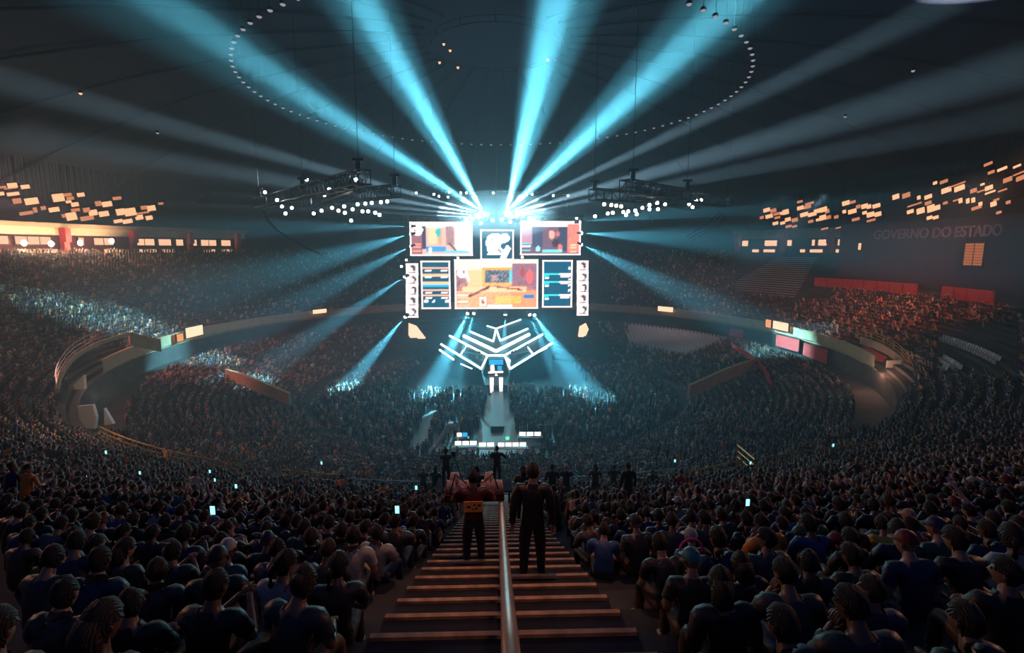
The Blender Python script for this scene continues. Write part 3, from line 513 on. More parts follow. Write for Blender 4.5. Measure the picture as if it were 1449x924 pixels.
# the two hanging truss wings
TZ = 27.8
def tp(px, py): # point on the level z = TZ seen at px, py
    d = CM @ Vector(((px-724.5)/724, (462-py)/724, -1)); return Vector((0, 0, CZ)) + d*((TZ-CZ)/d.z)
def wing(label, segs, hang, lamps, where):
    truss(label, [(tp(*a), tp(*b)) for a, b in segs], [tp(*h) for h in hang], s=1.3)
    for (x, y, warm, Y) in lamps: head(P(x, y, Y), (0, 0, 18), where, warm, sc=.95)
wing('truss wing hanging before the grey beams, on the side of the yellow hall', [((515, 250), (366, 288)), ((560, 270), (452, 283)), ((508, 262), (430, 292))], [(367, 283), (429, 272), (508, 250), (559, 268)],
 [(375, 272, 0, 70), (392, 283, 0, 68), (399, 292, 1, 66), (413, 294, 1, 66), (404, 302, 0, 66), (434, 254, 0, 66), (459, 276, 1, 62), (466, 268, 0, 60), (504, 254, 0, 52), (506, 289, 1, 58), (517, 288, 1, 58), (526, 287, 1, 58), (539, 286, 1, 58), (548, 285, 1, 58), (470, 294, 1, 60), (455, 298, 1, 60), (479, 298, 1, 60), (487, 292, 1, 60), (499, 296, 1, 60), (488, 301, 1, 60), (513, 299, 1, 60), (521, 299, 1, 60), (531, 301, 0, 60), (537, 304, 0, 60), (497, 312, 1, 60), (444, 302, 1, 62)], 'on the truss wing near the yellow hall side')
wing('truss wing hanging before the grey beams, on the side of the lettered wall', [((884, 263), (1030, 287)), ((838, 275), (960, 284)), ((895, 272), (985, 292))], [(895, 262), (841, 275), (972, 274), (1028, 288)],
 [(855, 289, 1, 58), (865, 290, 1, 58), (872, 291, 1, 58), (879, 292, 1, 58), (842, 306, 0, 62), (860, 302, 1, 60), (867, 301, 1, 60), (882, 300, 1, 60), (889, 299, 1, 60), (886, 304, 0, 60), (899, 298, 0, 60), (901, 303, 0, 60), (909, 294, 1, 62), (919, 290, 0, 62), (930, 287, 0, 62), (931, 296, 1, 62), (941, 289, 1, 62), (919, 296, 0, 62), (985, 284, 0, 70), (992, 283, 0, 70), (980, 293, 0, 70), (975, 289, 0, 70)], 'on the truss wing near the lettered wall side')
def cables(px, lab):
    pts = smooth([P(x, y, Y) for x, y, Y in px], 14); root = thing('cable_loom', lab, 'cable', pts[0]); o = pts[0]
    for k in range(3): mb = MB(); mb.tube([p-o+Vector((k*.45-.45, 0, -k*.3)) for p in pts], .13, 6); mb.build('cable', M['steel'], root)
cables([(372, 296, 78), (386, 316, 78), (412, 336, 78), (452, 356, 80)], 'thick grey cable loom sagging under the truss wing by the yellow hall')
cables([(1022, 300, 80), (1004, 318, 80), (975, 335, 82)], 'thick grey cable loom sagging under the truss wing by the lettered wall')

# ------------------------------------------------------------------ stage
def SP(px, py, dz=0):
    p = P(px, py, 78 + (524-py)*.2); p.z += dz; return p
stage = thing('stage', 'stepped stage edged in white light under the video screens', 'stage', (0, 82, 0)); SO = Vector((0, 82, 0))
for poly in ([(690, 505), (681, 524), (624, 489), (636, 477)], [(714, 505), (768, 475), (782, 487), (722, 524)], [(690, 505), (636, 477), (656, 466), (702, 490), (749, 466), (768, 475), (714, 505)], [(702, 490), (656, 466), (665, 460), (703, 478), (747, 460), (749, 466)], [(703, 478), (665, 460), (690, 452), (737, 452), (747, 460)], [(690, 505), (714, 505), (722, 524), (718, 545), (686, 545), (681, 524)]):
    mb = MB(); mb.prism([SP(x, y)-SO for x, y in poly][::-1], 0); mb.build('platform', M['deck'], stage)
SEG = [((636, 477), (690, 505), .16), ((690, 505), (714, 505), .16), ((714, 505), (768, 475), .16), ((624, 489), (681, 524), .16), ((681, 524), (690, 505), .16), ((652, 504), (660, 491), .13), ((714, 505), (722, 524), .16), ((722, 524), (782, 487), .16), ((744, 490), (755, 504), .15),
 ((656, 477), (702, 499), .26), ((702, 499), (749, 475), .26), ((665, 471), (698, 485), .16), ((698, 485), (702, 467), .16), ((702, 467), (708, 484), .16), ((708, 484), (747, 467), .16), ((689, 463), (702, 467), .12), ((702, 467), (737, 454), .12), ((622, 497), (642, 511), .15), ((652, 517), (668, 524), .09), ((762, 500), (774, 494), .12)]
for a, b, r in SEG: mb = MB(); mb.tube([SP(*a, .25)-SO, SP(*b, .25)-SO], r, 6); mb.build('light_strip', M['led'], stage)
def plate(pts, m, name, parent, off, th=.1):
    pts = [Vector(p)-off for p in pts]; n = len(pts); mb = MB(); vs = pts + [p+Vector((0, th, 0)) for p in pts]
    mb.add(vs, [tuple(range(n)), tuple(range(2*n-1, n-1, -1))] + [(k, k+n, (k+1) % n+n, (k+1) % n) for k in range(n)]); return mb.build(name, m, parent)
root = thing('desk_front', 'stage front desk with a blue display and white triangle mark', 'desk', P(702, 540, 76.0)); o = root.location.copy()
plate([P(x, y, 76.6) for x, y in ((690, 508), (714, 508), (720, 528), (716, 543), (688, 543), (683, 528))], M['deck'], 'desk_body', root, o, .9)
plate([P(x, y, 76.5) for x, y in ((692, 509), (712, 509), (712, 516), (692, 516))], M['blue'], 'display', root, o)
plate([P(x, y, 76.5) for x, y in ((691, 526), (712, 525), (712, 527.5), (691, 528.5))], M['monitor'], 'white_bar', root, o)
plate([P(x, y, 76.4) for x, y in ((702, 528), (708, 537), (697, 538))], M['monitor'], 'triangle_mark', root, o)
plate([P(x, y, 76.5) for x, y in ((694, 517), (699, 516), (700, 525), (694, 525))], M['monitor'], 'white_mark', root, o)
plate([P(x, y, 76.5) for x, y in ((704, 518), (710, 518), (710, 524), (704, 524))], M['blue'], 'blue_mark', root, o)
for i, x in enumerate((696, 709)):  # upright posts whose glow imitates white streaks reflected on the runway
    q = P(x, 566, 73); root = thing('reflection_post', ('reflected white streak built as a glowing post, nearer the packed stand', 'reflected white streak built as a glowing post, nearer the white clad guests')[i], 'column', q)
    mb = MB(); mb.tube([(0, 0, 0), (0, 0, 2.2)], [.22, .3], 8); mb.build('tube', M['monitor'], root); mb = MB(); mb.box((0, 0, -.15), (.7, .7, .3)); mb.build('base', M['black'], root); root.location.z = max(.3, q.z)
root = thing('runway', 'dark narrow runway from the stage front towards the mixing desks', 'runway', (0, 65, 0)); mb = MB(); mb.box((0, 0, .55), (1.7, 15, .1)); mb.build('deck', M['deck'], root); mb = MB(); mb.box((0, 0, .25), (1.5, 14.8, .5)); mb.build('skirt', M['black'], root)
def teamdesk(a, b, lab):
    A, B = SP(*a), SP(*b); root = thing('player_desk', lab, 'desk', (A+B)/2, math.atan2((B-A).y, (B-A).x)); w = (B-A).length
    mb = MB(); mb.box((0, 0, .75), (w, .8, .06)); mb.build('desk_top', M['deck'], root); mb = MB()
    for x in (-w/2+.1, 0, w/2-.1): mb.box((x, 0, .36), (.08, .7, .72))
    mb.build('leg', M['black'], root)
    for i in range(5):
        x = (i-2)*w/5.4; mb = MB(); mb.box((x, .15, 1.08), (.6, .05, .38)); o2 = mb.build('monitor', M['black'], root); mb = MB(); mb.box((x, .185, 1.08), (.55, .02, .33)); mb.build('screen', M['blue'], o2)
teamdesk((657, 500), (680, 513), 'long player desk in the booth nearer the packed stand'); teamdesk((723, 513), (746, 499), 'long player desk in the booth nearer the white seats')
for i, (pl, lab) in enumerate((([(578, 457), (589, 461), (602, 478), (602, 494), (590, 492), (578, 474)], 'orange lit banner past the end of the portrait column'), ([(820, 462), (829, 457), (833, 466), (827, 480), (818, 476)], 'small peach lit banner under the portrait screens'))):
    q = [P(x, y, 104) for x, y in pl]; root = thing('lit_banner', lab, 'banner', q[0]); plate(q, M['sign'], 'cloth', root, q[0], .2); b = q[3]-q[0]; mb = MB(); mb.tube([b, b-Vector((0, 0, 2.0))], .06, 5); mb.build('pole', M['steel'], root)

# ------------------------------------------------------------------ mixing position and crane on the floor
def mixdesk(x0, x1, y, Y, lab, mats=('monitor',)):
    A, B = P(x0, y, Y), P(x1, y, Y); w = B.x-A.x; root = thing('mixing_desk', lab, 'desk', ((A.x+B.x)/2, Y, 0)); n = max(2, round(w/.75)); z = A.z
    mb = MB(); mb.box((0, 0, z-.35), (w+.3, .8, .06)); mb.build('desk_top', M['black'], root); mb = MB()
    for sx in (-w/2, w/2): mb.box((sx, 0, (z-.38)/2), (.1, .7, z-.38))
    mb.build('leg', M['black'], root)
    for i in range(n):
        x = (i+.5-n/2)*w/n; mb = MB(); mb.box((x, .02, z), (w/n*.92, .06, .48)); o = mb.build('monitor', M['black'], root); mb = MB(); mb.box((x, -.03, z), (w/n*.84, .03, .42)); mb.build('screen', M[mats[i % len(mats)]], o)
mixdesk(643, 675, 627, 50, 'bright monitor desk at the crane end of the mixing rows'); mixdesk(677, 700, 629, 50, 'bright monitor desk in the middle of the mixing rows'); mixdesk(704, 745, 629, 50.2, 'long bright monitor desk next to the green light')
mixdesk(646, 662, 615, 53.5, 'dimmer monitor desk behind the bright row by the crane', ('monitor', 'blue')); mixdesk(734, 766, 614, 53.5, 'far monitor desk at the end away from the crane')
root = thing('status_light', 'green status light between the mixing desks', 'lamp', P(718, 620, 51.5)); mb = MB(); mb.tube([(0, 0, .12), (0, 0, -.12)], .18, 8); mb.build('lens', M['green'], root); mb = MB(); mb.tube([(0, 0, -.1), (0, 0, -root.location.z)], .04, 5); mb.build('stand', M['black'], root)
A = P(612, 636, 51); B = P(638, 601, 53); root = thing('camera_crane', 'pale camera crane arm rising over the lit floor', 'crane', (A.x, 51, 0)); o = root.location.copy()
mb = MB(); mb.box((0, 0, .1), (1.6, 1.6, .2)); mb.tube([(0, 0, .2), (0, 0, A.z)], .12, 8); mb.build('base', M['steel'], root); mb = MB(); lattice(mb, A-o-(B-A)*.25, B-o, .35, .05, .03); mb.build('arm', M['grey_rail'], root); mb = MB(); mb.box(B-o, (.5, .7, .5)); mb.tube([B-o-Vector((0, .3, 0)), B-o-Vector((0, .7, 0))], .14, 8); mb.build('camera', M['seatw'], root)

# ------------------------------------------------------------------ central stairs and handrail
def NZ(y): return CZ - 1.5 - .45*y           # line of the stair edges
st = thing('staircase', 'central stairs dropping to the floor with worn orange edges', 'stairs', (0, 0, 0))
tm = MB(); tm.box((0, 0, -.13), (2.34, .57, .26)); tme = tm.mesh('step', M['step']); nm = MB(); nm.box((0, 0, 0), (2.30, .055, .035)); nme = nm.mesh('nosing_strip', M['nosing'])
for i in range(46):
    yf = 1.15 + (i+1)*.57; z = NZ(yf)                       # the front edge of step i
    s_ = put(tme, 'step', st, (.05, yf-.285, z)); put(nme, 'nosing_strip', s_, (0, .262, .017))
sk = MB(); sk.prism([(-1.12, .9, NZ(.9)-.30), (1.22, .9, NZ(.9)-.30), (1.22, 26.4, NZ(26.4)-.30), (-1.12, 26.4, NZ(26.4)-.30)], 5.0); sk.build('stair_base', M['step'], st)
hr = thing('handrail', 'shiny tan painted handrail down the middle of the stairs', 'handrail', (.04, 0, 0))
mb = MB(); mb.tube([(0, .2, NZ(.2)+.9), (0, 2, NZ(2)+.9), (.01, 5, NZ(5)+.9), (.02, 8.0, NZ(8)+.9), (.02, 8.25, NZ(8.2)+.75)], .030, 14); mb.build('pipe', M['railpipe'], hr, smooth=True)
pm = MB(); pm.tube([(0, 0, 0), (0, 0, .88)], .022, 8); pme = pm.mesh('post', M['railpipe'])
for y in (1.0, 3.3, 5.6, 7.9): put(pme, 'post', hr, (0, y, NZ(y)))
hr = thing('handrail', 'thin grey lower handrail farther down the stairs', 'handrail', (.05, 0, 0)); mb = MB(); mb.tube([(0, 9.6, NZ(9.6)+.85), (0, 24, NZ(24)+.85)], .022, 8); mb.build('pipe', M['grey_rail'], hr)
for y in (9.7, 13, 16.5, 20, 23.8): put(pme, 'post', hr, (0, y, NZ(y)))
# ------------------------------------------------------------------ people: one skinned body per pose, clothes grown from it
def lerp(a, b, t): return Vector(a).lerp(Vector(b), t)
def head_mesh(yaw=0, pitch=0, fem=False):
    vs = []; fs = []; NU, NV = 14, 11
    for j in range(NV+1):
        th = PI*j/NV; z = math.cos(th); s = math.sin(th)
        for i in range(NU):
            a = 2*PI*i/NU; x, y = s*math.sin(a), s*math.cos(a)
            kx = .074*(1-.28*max(0, -z)**1.2); ky = .093*(1-.10*max(0, -z)); X, Y, Z = x*kx, y*ky, z*.115
            if z < 0 and y < 0: Y *= 1-.35*(-z)
            if z < 0 and y > 0: Y += .012*(-z)
            f = max(0, y)
            Y += .026*math.exp(-(x/.22)**2-((z+.12)/.20)**2)*f - .010*math.exp(-((abs(x)-.42)/.16)**2-((z-.08)/.12)**2)*f + .006*math.exp(-(x/.35)**2-((z+.52)/.10)**2)*f
            vs.append(Vector((X, Y, Z)))
    for j in range(NV):
        for i in range(NU): a, b = j*NU+i, j*NU+(i+1) % NU; fs.append((a, a+NU, b+NU, b))
    hairf = []
    for k, f in enumerate(fs):
        c = sum((vs[i] for i in f), Vector())/4
        if c.z > .055 or (c.y < -.005 and c.z > -.085) or (abs(c.x) > .05 and c.z > .03 and c.y < .04): hairf.append(f)
    ears = MB()
    for s in (-1, 1): ears.tube([(s*.072, -.005, -.03), (s*.084, -.012, 0), (s*.082, -.012, .03)], [.008, .017, .009], 6)
    eyes = MB()
    for s in (-1, 1): eyes.tube([(s*.030, .078, .012), (s*.030, .088, .012)], [.013, .008], 6)
    return vs, fs, hairf, ears, eyes
def skin_surface(J, E, name):
    me = bpy.data.meshes.new(name); names = list(J); me.from_pydata([J[n][0] for n in names], [(names.index(a), names.index(b)) for a, b in E], []); o = bpy.data.objects.new(name, me); L(o)
    md = o.modifiers.new('s', 'SKIN'); md.branch_smoothing = .6; sv = me.skin_vertices[0].data
    for i, n in enumerate(names): r = J[n][1]; sv[i].radius = (r, r) if not isinstance(r, tuple) else r; sv[i].use_root = (n == 'pelvis')
    sb = o.modifiers.new('d', 'SUBSURF'); sb.levels = 1; bpy.context.view_layer.update(); dg = bpy.context.evaluated_depsgraph_get(); r = bpy.data.meshes.new_from_object(o.evaluated_get(dg)); bpy.data.objects.remove(o); bpy.data.meshes.remove(me); return r
def make_pose(kind, lean=12, arms='lap', tilt=0, hairstyle='short', turn=0, sleeves='short', spread=.14, headpitch=0):
    """meshes of one person, facing +y, floor at z = 0, hips over the origin"""
    sit = kind == 'sit'; hz_ = .50 if sit else .93; q = Matrix.Rotation(-R(lean), 3, 'X') @ Matrix.Rotation(R(tilt), 3, 'Y'); pel = Vector((0, 0, hz_))
    def T(x, y, z): return pel + q @ Vector((x, y, z))
    J = {'pelvis': (pel, .145 if sit else .13), 'waist': (T(0, 0, .20), .125), 'chest': (T(0, 0, .38), .14), 'neck0': (T(0, -.005, .505), .070), 'neck1': (T(0, .01, .565), .054), 'skull': (T(0, .02, .63), .05)}
    E = [('pelvis', 'waist'), ('waist', 'chest'), ('chest', 'neck0'), ('neck0', 'neck1'), ('neck1', 'skull')]
    for s, n in ((-1, 'L'), (1, 'R')):
        J['sh'+n] = (T(s*.19, -.005, .475), .068)
        sh = J['sh'+n][0]
        A = arms if isinstance(arms, str) else arms[0 if s < 0 else 1]
        if A == 'lap': el, wr = (T(s*.25, .02, .20), Vector((s*.12, .33, hz_+.12))) if sit else (T(s*.25, .05, .2), T(s*.10, .26, .12))
        elif A == 'knee': el, wr = T(s*.24, .16, .22), Vector((s*.10, .48, hz_+.10))
        elif A == 'down': el, wr = T(s*.25, -.03, .19), T(s*.27, .03, -.06)
        elif A == 'phone': el, wr = T(s*.22, .16, .24), T(s*.05, .36, .42)
        elif A == 'up': el, wr = T(s*.30, .10, .62), T(s*.26, .14, .88)
        elif A == 'face': el, wr = T(s*.24, .20, .28), T(s*.10, .14, .50)
        elif A == 'clap': el, wr = T(s*.28, .12, .30), T(s*.07, .33, .36)
        elif A == 'hip': el, wr = T(s*.36, -.06, .22), T(s*.19, .04, .06)
        elif A == 'out': el, wr = T(s*.36, .06, .28), T(s*.40, .28, .20)
        elif A == 'wide': el, wr = T(s*.34, .10, .26), T(s*.26, .30, .22)
        elif A == 'cross': el, wr = T(s*.25, .12, .24), T(-s*.06, .22, .30)
        J['el'+n] = (el, .042); J['wr'+n] = (wr, .028); hd = (wr-el).normalized(); J['pm'+n] = (wr+hd*.055, (.034, .022)); E += [('chest', 'sh'+n), ('sh'+n, 'el'+n), ('el'+n, 'wr'+n), ('wr'+n, 'pm'+n)]
        if sit: hp, kn, an, to = Vector((s*.09, .05, hz_-.02)), Vector((s*spread, .46, hz_+.01)), Vector((s*(spread+.02), .44, .09)), Vector((s*(spread+.04), .60, .045))
        else: st_ = .06*s; hp, kn, an, to = Vector((s*.09, 0, .86)), Vector((s*.11, .03+st_*.4, .48)), Vector((s*.12, -.02+st_, .09)), Vector((s*.14, .14+st_, .045))
        J['hp'+n] = (hp, .088); J['kn'+n] = (kn, .058); J['an'+n] = (an, .040); J['to'+n] = (to, (.042, .034)); E += [('pelvis', 'hp'+n), ('hp'+n, 'kn'+n), ('kn'+n, 'an'+n), ('an'+n, 'to'+n)]
    me = skin_surface(J, E, 'body'); bm = bmesh.new(); bm.from_mesh(me); bpy.data.meshes.remove(me); bm.normal_update()
    bones = [(a, b, J[a][0], J[b][0]) for a, b in E]
    def bone(c):
        best = None
        for a, b, p, r_ in bones:
            d = r_-p; t = max(0, min(1, (c-p).dot(d)/max(d.length_squared, 1e-6))); dist = (c-(p+d*t)).length - .5*(J[a][1] if not isinstance(J[a][1], tuple) else J[a][1][0])
            if best is None or dist < best[0]: best = (dist, a, b, t)
        return best[1:]
    reg = {'shirt': [], 'trousers': [], 'shoes': []}
    for f in bm.faces:
        a, b, t = bone(f.calc_center_median())
        if b.startswith(('waist', 'chest', 'sh')) or b == 'neck0' and t < .95: reg['shirt'].append(f)
        elif b.startswith('el') and (sleeves == 'long' or t < .62): reg['shirt'].append(f)
        elif b.startswith('wr') and sleeves == 'long' and t < .9: reg['shirt'].append(f)
        if b.startswith('hp') or b.startswith('kn') or (b.startswith('an') and t < .85) or (b == 'waist' and t < .12): reg['trousers'].append(f)
        if b.startswith('to') or (b.startswith('an') and t > .88): reg['shoes'].append(f)
    out = {}
    for nm, off in (('shirt', .016), ('trousers', .012), ('shoes', .012)):
        vm = {}; vs = []; fs = []
        for f in reg[nm]:
            for v in f.verts:
                if v.index not in vm: vm[v.index] = len(vs); n_ = v.normal; w_ = .006*math.sin(v.co.z*60+v.co.x*35); vs.append(v.co + n_*(off+w_))
            fs.append([vm[v.index] for v in f.verts])
        m = MB(); m.add(vs, fs); out[nm] = m.mesh(nm, M['cloth'], True)
    # head, ears, eyes, fingers join the body mesh
    body = MB(); bm.verts.ensure_lookup_table(); body.add([v.co for v in bm.verts], [[v.index for v in f.verts] for f in bm.faces]); bm.free()
    hv, hf, hh, ears, eyes = head_mesh(); hq = Matrix.Rotation(R(turn), 3, 'Z') @ Matrix.Rotation(-R(lean*.5+headpitch), 3, 'X'); hc = J['neck1'][0] + q @ Vector((0, .02, .098))
    body.add([hc+hq @ v for v in hv], hf); body.add([hc+hq @ Vector(v) for v in ears.v], ears.f); body.add([hc+hq @ Vector(v) for v in eyes.v], eyes.f, 1)
    for s, n in ((-1, 'L'), (1, 'R')):
        wr, pm = J['wr'+n][0], J['pm'+n][0]; d = (pm-wr).normalized(); side = d.cross(Vector((0, 0, 1))); side = Vector((1, 0, 0)) if side.length < .1 else side.normalized(); dn = side.cross(d).normalized()
        if dn.z > 0: dn = -dn
        base = pm + d*.012
        for k, ln in enumerate((.068, .078, .074, .058)):
            b0 = base + side*((k-1.5)*.0185); body.tube([b0-d*.02, b0+d*ln*.45, b0+d*ln*.8+dn*ln*.28, b0+d*ln*.95+dn*ln*.6], [.0095, .009, .0082, .0065], 5)
        b0 = wr + d*.02 - side*s*.022; body.tube([b0, b0-side*s*.028+d*.03, b0-side*s*.03+d*.058+dn*.012], [.011, .010, .007], 5)
    out['body'] = body.mesh('body', [M['skin'], M['eye']], True)
    hm = MB()
    if hairstyle == 'cap':
        NU = 14
        for j in range(5):
            pass
        prof = [(0, .128), (.045, .120), (.075, .090), (.092, .045), (.094, .025)]; vs = []; fs = []
        for rr, z in prof: vs += [(rr*math.sin(2*PI*i/NU)*.92, rr*math.cos(2*PI*i/NU)*1.12-.005, z) for i in range(NU)]
        for j in range(4):
            for i in range(NU): a, b = j*NU+i, j*NU+(i+1) % NU; fs.append((a, a+NU, b+NU, b))
        hm.add(vs, fs); br = [(x, y, .028-.02*(y-.09)*8*.3) for x, y in ((-.07, .075), (-.06, .13), (0, .165), (.06, .13), (.07, .075))]; hm.add(br + [(x, y, z-.008) for x, y, z in br], [(0, 1, 2, 3, 4), (9, 8, 7, 6, 5), (0, 5, 6, 1), (1, 6, 7, 2), (2, 7, 8, 3), (3, 8, 9, 4)])
    else:
        vs = []; fs = []; vm = {}
        for f in hh:
            for i in f:
                if i not in vm: vm[i] = len(vs); v = hv[i]; n_ = v.normalized(); vs.append(v + n_*(.012 + .006*math.sin(i*2.3)*math.cos(i*.9) + (.012 if hairstyle != 'short' else 0)))
            fs.append([vm[i] for i in f])
        hm.add(vs, fs)
        if hairstyle == 'long': hm.tube([(0, -.045, .05), (0, -.085, -.03), (0, -.095, -.12), (0, -.105, -.20), (0, -.10, -.27)], [.075, .085, .08, .065, .03], 10)
        if hairstyle == 'bun': hm.tube([(0, -.09, .06), (0, -.135, .075), (0, -.165, .08)], [.035, .048, .02], 8)
        if hairstyle == 'pony': hm.tube([(0, -.10, .03), (0, -.14, -.02), (0, -.135, -.14), (0, -.12, -.2)], [.025, .034, .026, .008], 7)
    hm.v = [tuple(hc+hq @ Vector(v)) for v in hm.v]; nm = 'cap' if hairstyle == 'cap' else 'hair'; out[nm] = hm.mesh(nm, M['cloth'] if nm == 'cap' else M['hair'], True)
    out['_hc'] = hc; out['_hq'] = hq; out['_wr'] = J['wrR'][0]; return out
SKT = [(.34, .19, .12, 1), (.44, .26, .18, 1), (.25, .13, .08, 1), (.16, .085, .055, 1), (.50, .31, .23, 1)]
HRC = [(.012, .009, .008, 1), (.03, .018, .012, 1), (.05, .03, .018, 1), (.012, .012, .014, 1)]
COL = {'black': (.02, .02, .024), 'charcoal': (.05, .05, .06), 'navy': (.02, .03, .09), 'grey': (.12, .12, .13), 'white': (.42, .40, .40), 'dark red': (.20, .02, .025), 'green': (.03, .10, .06), 'blue': (.04, .10, .30), 'orange': (.85, .25, .04), 'yellow': (.85, .55, .06), 'peach': (.60, .30, .20), 'cream': (.72, .60, .48), 'pink': (.8, .15, .35), 'brown': (.13, .07, .04), 'teal': (.02, .22, .26), 'maroon': (.10, .012, .02)}
def person(pm, p, rz, label, top, bottom='black', cap='cream', sc=1.0, group=None, shoes=False, skin=None, hair=None):
    root = thing('person', label, 'person', p, rz, group); root.scale = (sc,)*3; sk = skin or rng.choice(SKT); hc = hair or rng.choice(HRC)
    for k, me in pm.items():
        if k[0] == '_' or (k == 'shoes' and not shoes): continue
        o = put(me, k, root); j = rng.uniform(.8, 1.2)
        o.color = sk if k == 'body' else (*COL[top], 1) if k == 'shirt' else (*[c*j for c in COL[bottom]], 1) if k == 'trousers' else hc if k == 'hair' else (*COL[cap], 1) if k == 'cap' else (.03, .03, .03, 1)
    return root
POSES = [('leaning forward', make_pose('sit', 26, 'knee', 0, 'short')), ('sitting upright', make_pose('sit', 6, 'lap', 2, 'short', 8)), ('holding both hands up', make_pose('sit', 10, 'phone', 0, 'short', -6)),
 ('with long hair', make_pose('sit', 10, 'lap', -3, 'long', -12, 'long')), ('with hair tied up', make_pose('sit', 18, 'knee', 3, 'bun', 14)), ('wearing a cap', make_pose('sit', 14, 'lap', 0, 'cap', 20)),
 ('in long sleeves', make_pose('sit', 20, ('face', 'knee'), -4, 'short', 30, 'long')), ('clapping', make_pose('sit', 4, 'clap', 0, 'short', -25)), ('with a ponytail', make_pose('sit', 14, 'cross', 2, 'pony', -30, 'short')), ('with crossed arms', make_pose('sit', 2, 'cross', 0, 'short', 40, 'long'))]

# seats of the two tiers
SEATS = []                                                   # (x, y, z, facing, tier, row, phi)
AIS = [R(a) for a in (24, -24, 52, -52, 80, -80, 108, -108, 136, -136, 0)]
def visible(p, m=25):
    a = proj(p); return -m < a[0] < 1449+m and -m < a[1] < 924+70 and a[2] > 1.4
edge = {}
for k in range(URN-1):
    r = UR + (k+1)*UP + .12; z = UZ + k*UH; n = int(2*PI*r/.54)
    for i in range(n):
        ph = -PI + 2*PI*(i+.5)/n + .001*k; x, y = r*math.sin(ph), ARENA + r*math.cos(ph); q = proj((x, y, z+1))
        if y < 2.0 or not visible((x, y, z+1)): continue
        if abs(x-.05) < 1.45 and y < ARENA: continue
        if abs(x+1.0) < 1.9 and 19.4 < y < 21.4: continue
        if any(abs(((PI-abs(ph))*(1 if ph > 0 else -1)) - a)*r < .65 for a in AIS if a) : continue
        if abs(x) < 26 and y > ARENA+20: continue             # dark curtained bays behind the stage
        if y > 48 and q[0] > 1148 and r > 61.3: continue       # under the lettered wall
        if y > 62 and 1040 < q[0] < 1175 and r > 57.5: continue  # white benches stay empty
        if y > 50 and 1040 < q[0] < 1449 and rng.random() < .12: continue
        if y > 45 and 1205 < q[0] < 1300 and r < 49.5: continue
        if 35 < y < 66 and (q[0] < 190 and q[0] > 85) and r < 50: continue
        if 1325 < q[0] < 1449 and 455 < q[1] < 525 and y > 38: continue
        SEATS.append((x, y, z, PI-ph, 'u', k, ph, q))
for k in range(LRN-1):
    r = LR + (k+1)*LP + .10; z = LZ + k*LH - .15; n = int(2*PI*r/.54)
    for i in range(n):
        ph = -PI + 2*PI*(i+.5)/n; x, y = r*math.sin(ph), ARENA + r*math.cos(ph); q = proj((x, y, z+1))
        if not visible((x, y, z+1)): continue
        az = math.atan2(x, y); s2 = UR**2-(ARENA*math.sin(az))**2
        if s2 > 0:
            dn = ARENA*math.cos(az)-math.sqrt(s2); d = math.hypot(x, y)
            if d > dn and (CZ-z-1.0)/d > (CZ-8.4)/dn + .06: continue
        if abs(((ph+PI) % R(28)) - R(14))*r < .6: continue
        if abs(x) < 22 and y > ARENA+8: continue
        if 888 < q[0] < 1045 and 440 < q[1] < 500 and y > 80: 
            if k > 8 and q[0] < 1000 + (k-14)*5: continue      # the empty white seats
        if 640 < y*10 and False: continue
        SEATS.append((x, y, z, PI-ph, 'l', k, ph, q))
FL = []
for i in range(4200):
    r = 25.2*math.sqrt(rng.random()); ph = rng.uniform(-PI, PI); x, y = r*math.sin(ph), ARENA+r*math.cos(ph)
    if abs(x) < 1.6 and y < 76 or (y > 72 and abs(x) < 14) or (49 < y < 55 and -5.5 < x < 5) or (abs(x+5.6) < 1.6 and 49 < y < 54) or (y < 62 and abs(x) < 2.2) or (abs(x+8.5) < .9 and y < 66): continue
    q = proj((x, y, 1)); FL.append((x, y, 0, rng.gauss(0, .5) if y < 72 else PI, 'f', 0, ph, q))
for i in range(420):
    r = rng.uniform(43.6, 46.0); ph = PI + rng.uniform(-.75, .75); x, y = r*math.sin(ph), ARENA+r*math.cos(ph)
    if abs(x-.05) > .9: FL.append((x, y, 5.2, rng.gauss(0, .4), 'f', 0, ph, proj((x, y, 6))))
HEROSPOT = [(-.26, 7.65), (.44, 6.5)]
# hand-set spectators near the stairs, photo px of the head -> clothing
near = sorted([s for s in SEATS if s[4] == 'u' and s[1] < 40 and rng.random() < .94], key=lambda s: s[7][2])
NEARN = 250
rows = {}
HAND = [((325, 790), 5, 'white', 'cap of cream cloth in a grey shirt', 'cream', 'grey'), ((600, 735), 0, 'black', None, None, 'black'), ((790, 720), 1, 'peach', None, None, 'peach'), ((862, 735), 1, 'orange', None, None, 'orange'), ((1097, 745), 6, 'orange', None, None, 'orange'), ((1243, 755), 0, 'yellow', None, None, 'yellow'), ((922, 850), 5, 'black', None, 'teal', 'black'), ((1000, 800), 3, 'black', None, None, 'black'), ((320, 725), 9, 'grey', None, None, 'cream'), ((1300, 722), 5, 'black', None, 'peach', 'charcoal'), ((478, 770), 1, 'black', None, None, 'charcoal'), ((910, 720), 1, 'black', None, None, 'navy'), ((935, 760), 0, 'navy', None, None, 'black'), ((885, 690), 3, 'white', None, None, 'white'), ((1040, 700), 1, 'grey', None, None, 'white')]
used = {}
for (hx, hy), pi_, _, _, cp, top in HAND:
    b = min((i for i in range(min(NEARN, len(near))) if i not in used), key=lambda i: (lambda q: (q[0]-hx)**2+(q[1]-hy)**2)(proj((near[i][0], near[i][1]+.15, near[i][2]+1.15)))); used[b] = (pi_, cp, top)
TOPS = ['black']*11+['charcoal']*5+['navy']*4+['grey', 'white', 'dark red', 'green', 'blue', 'brown', 'brown']
rowpos = {}
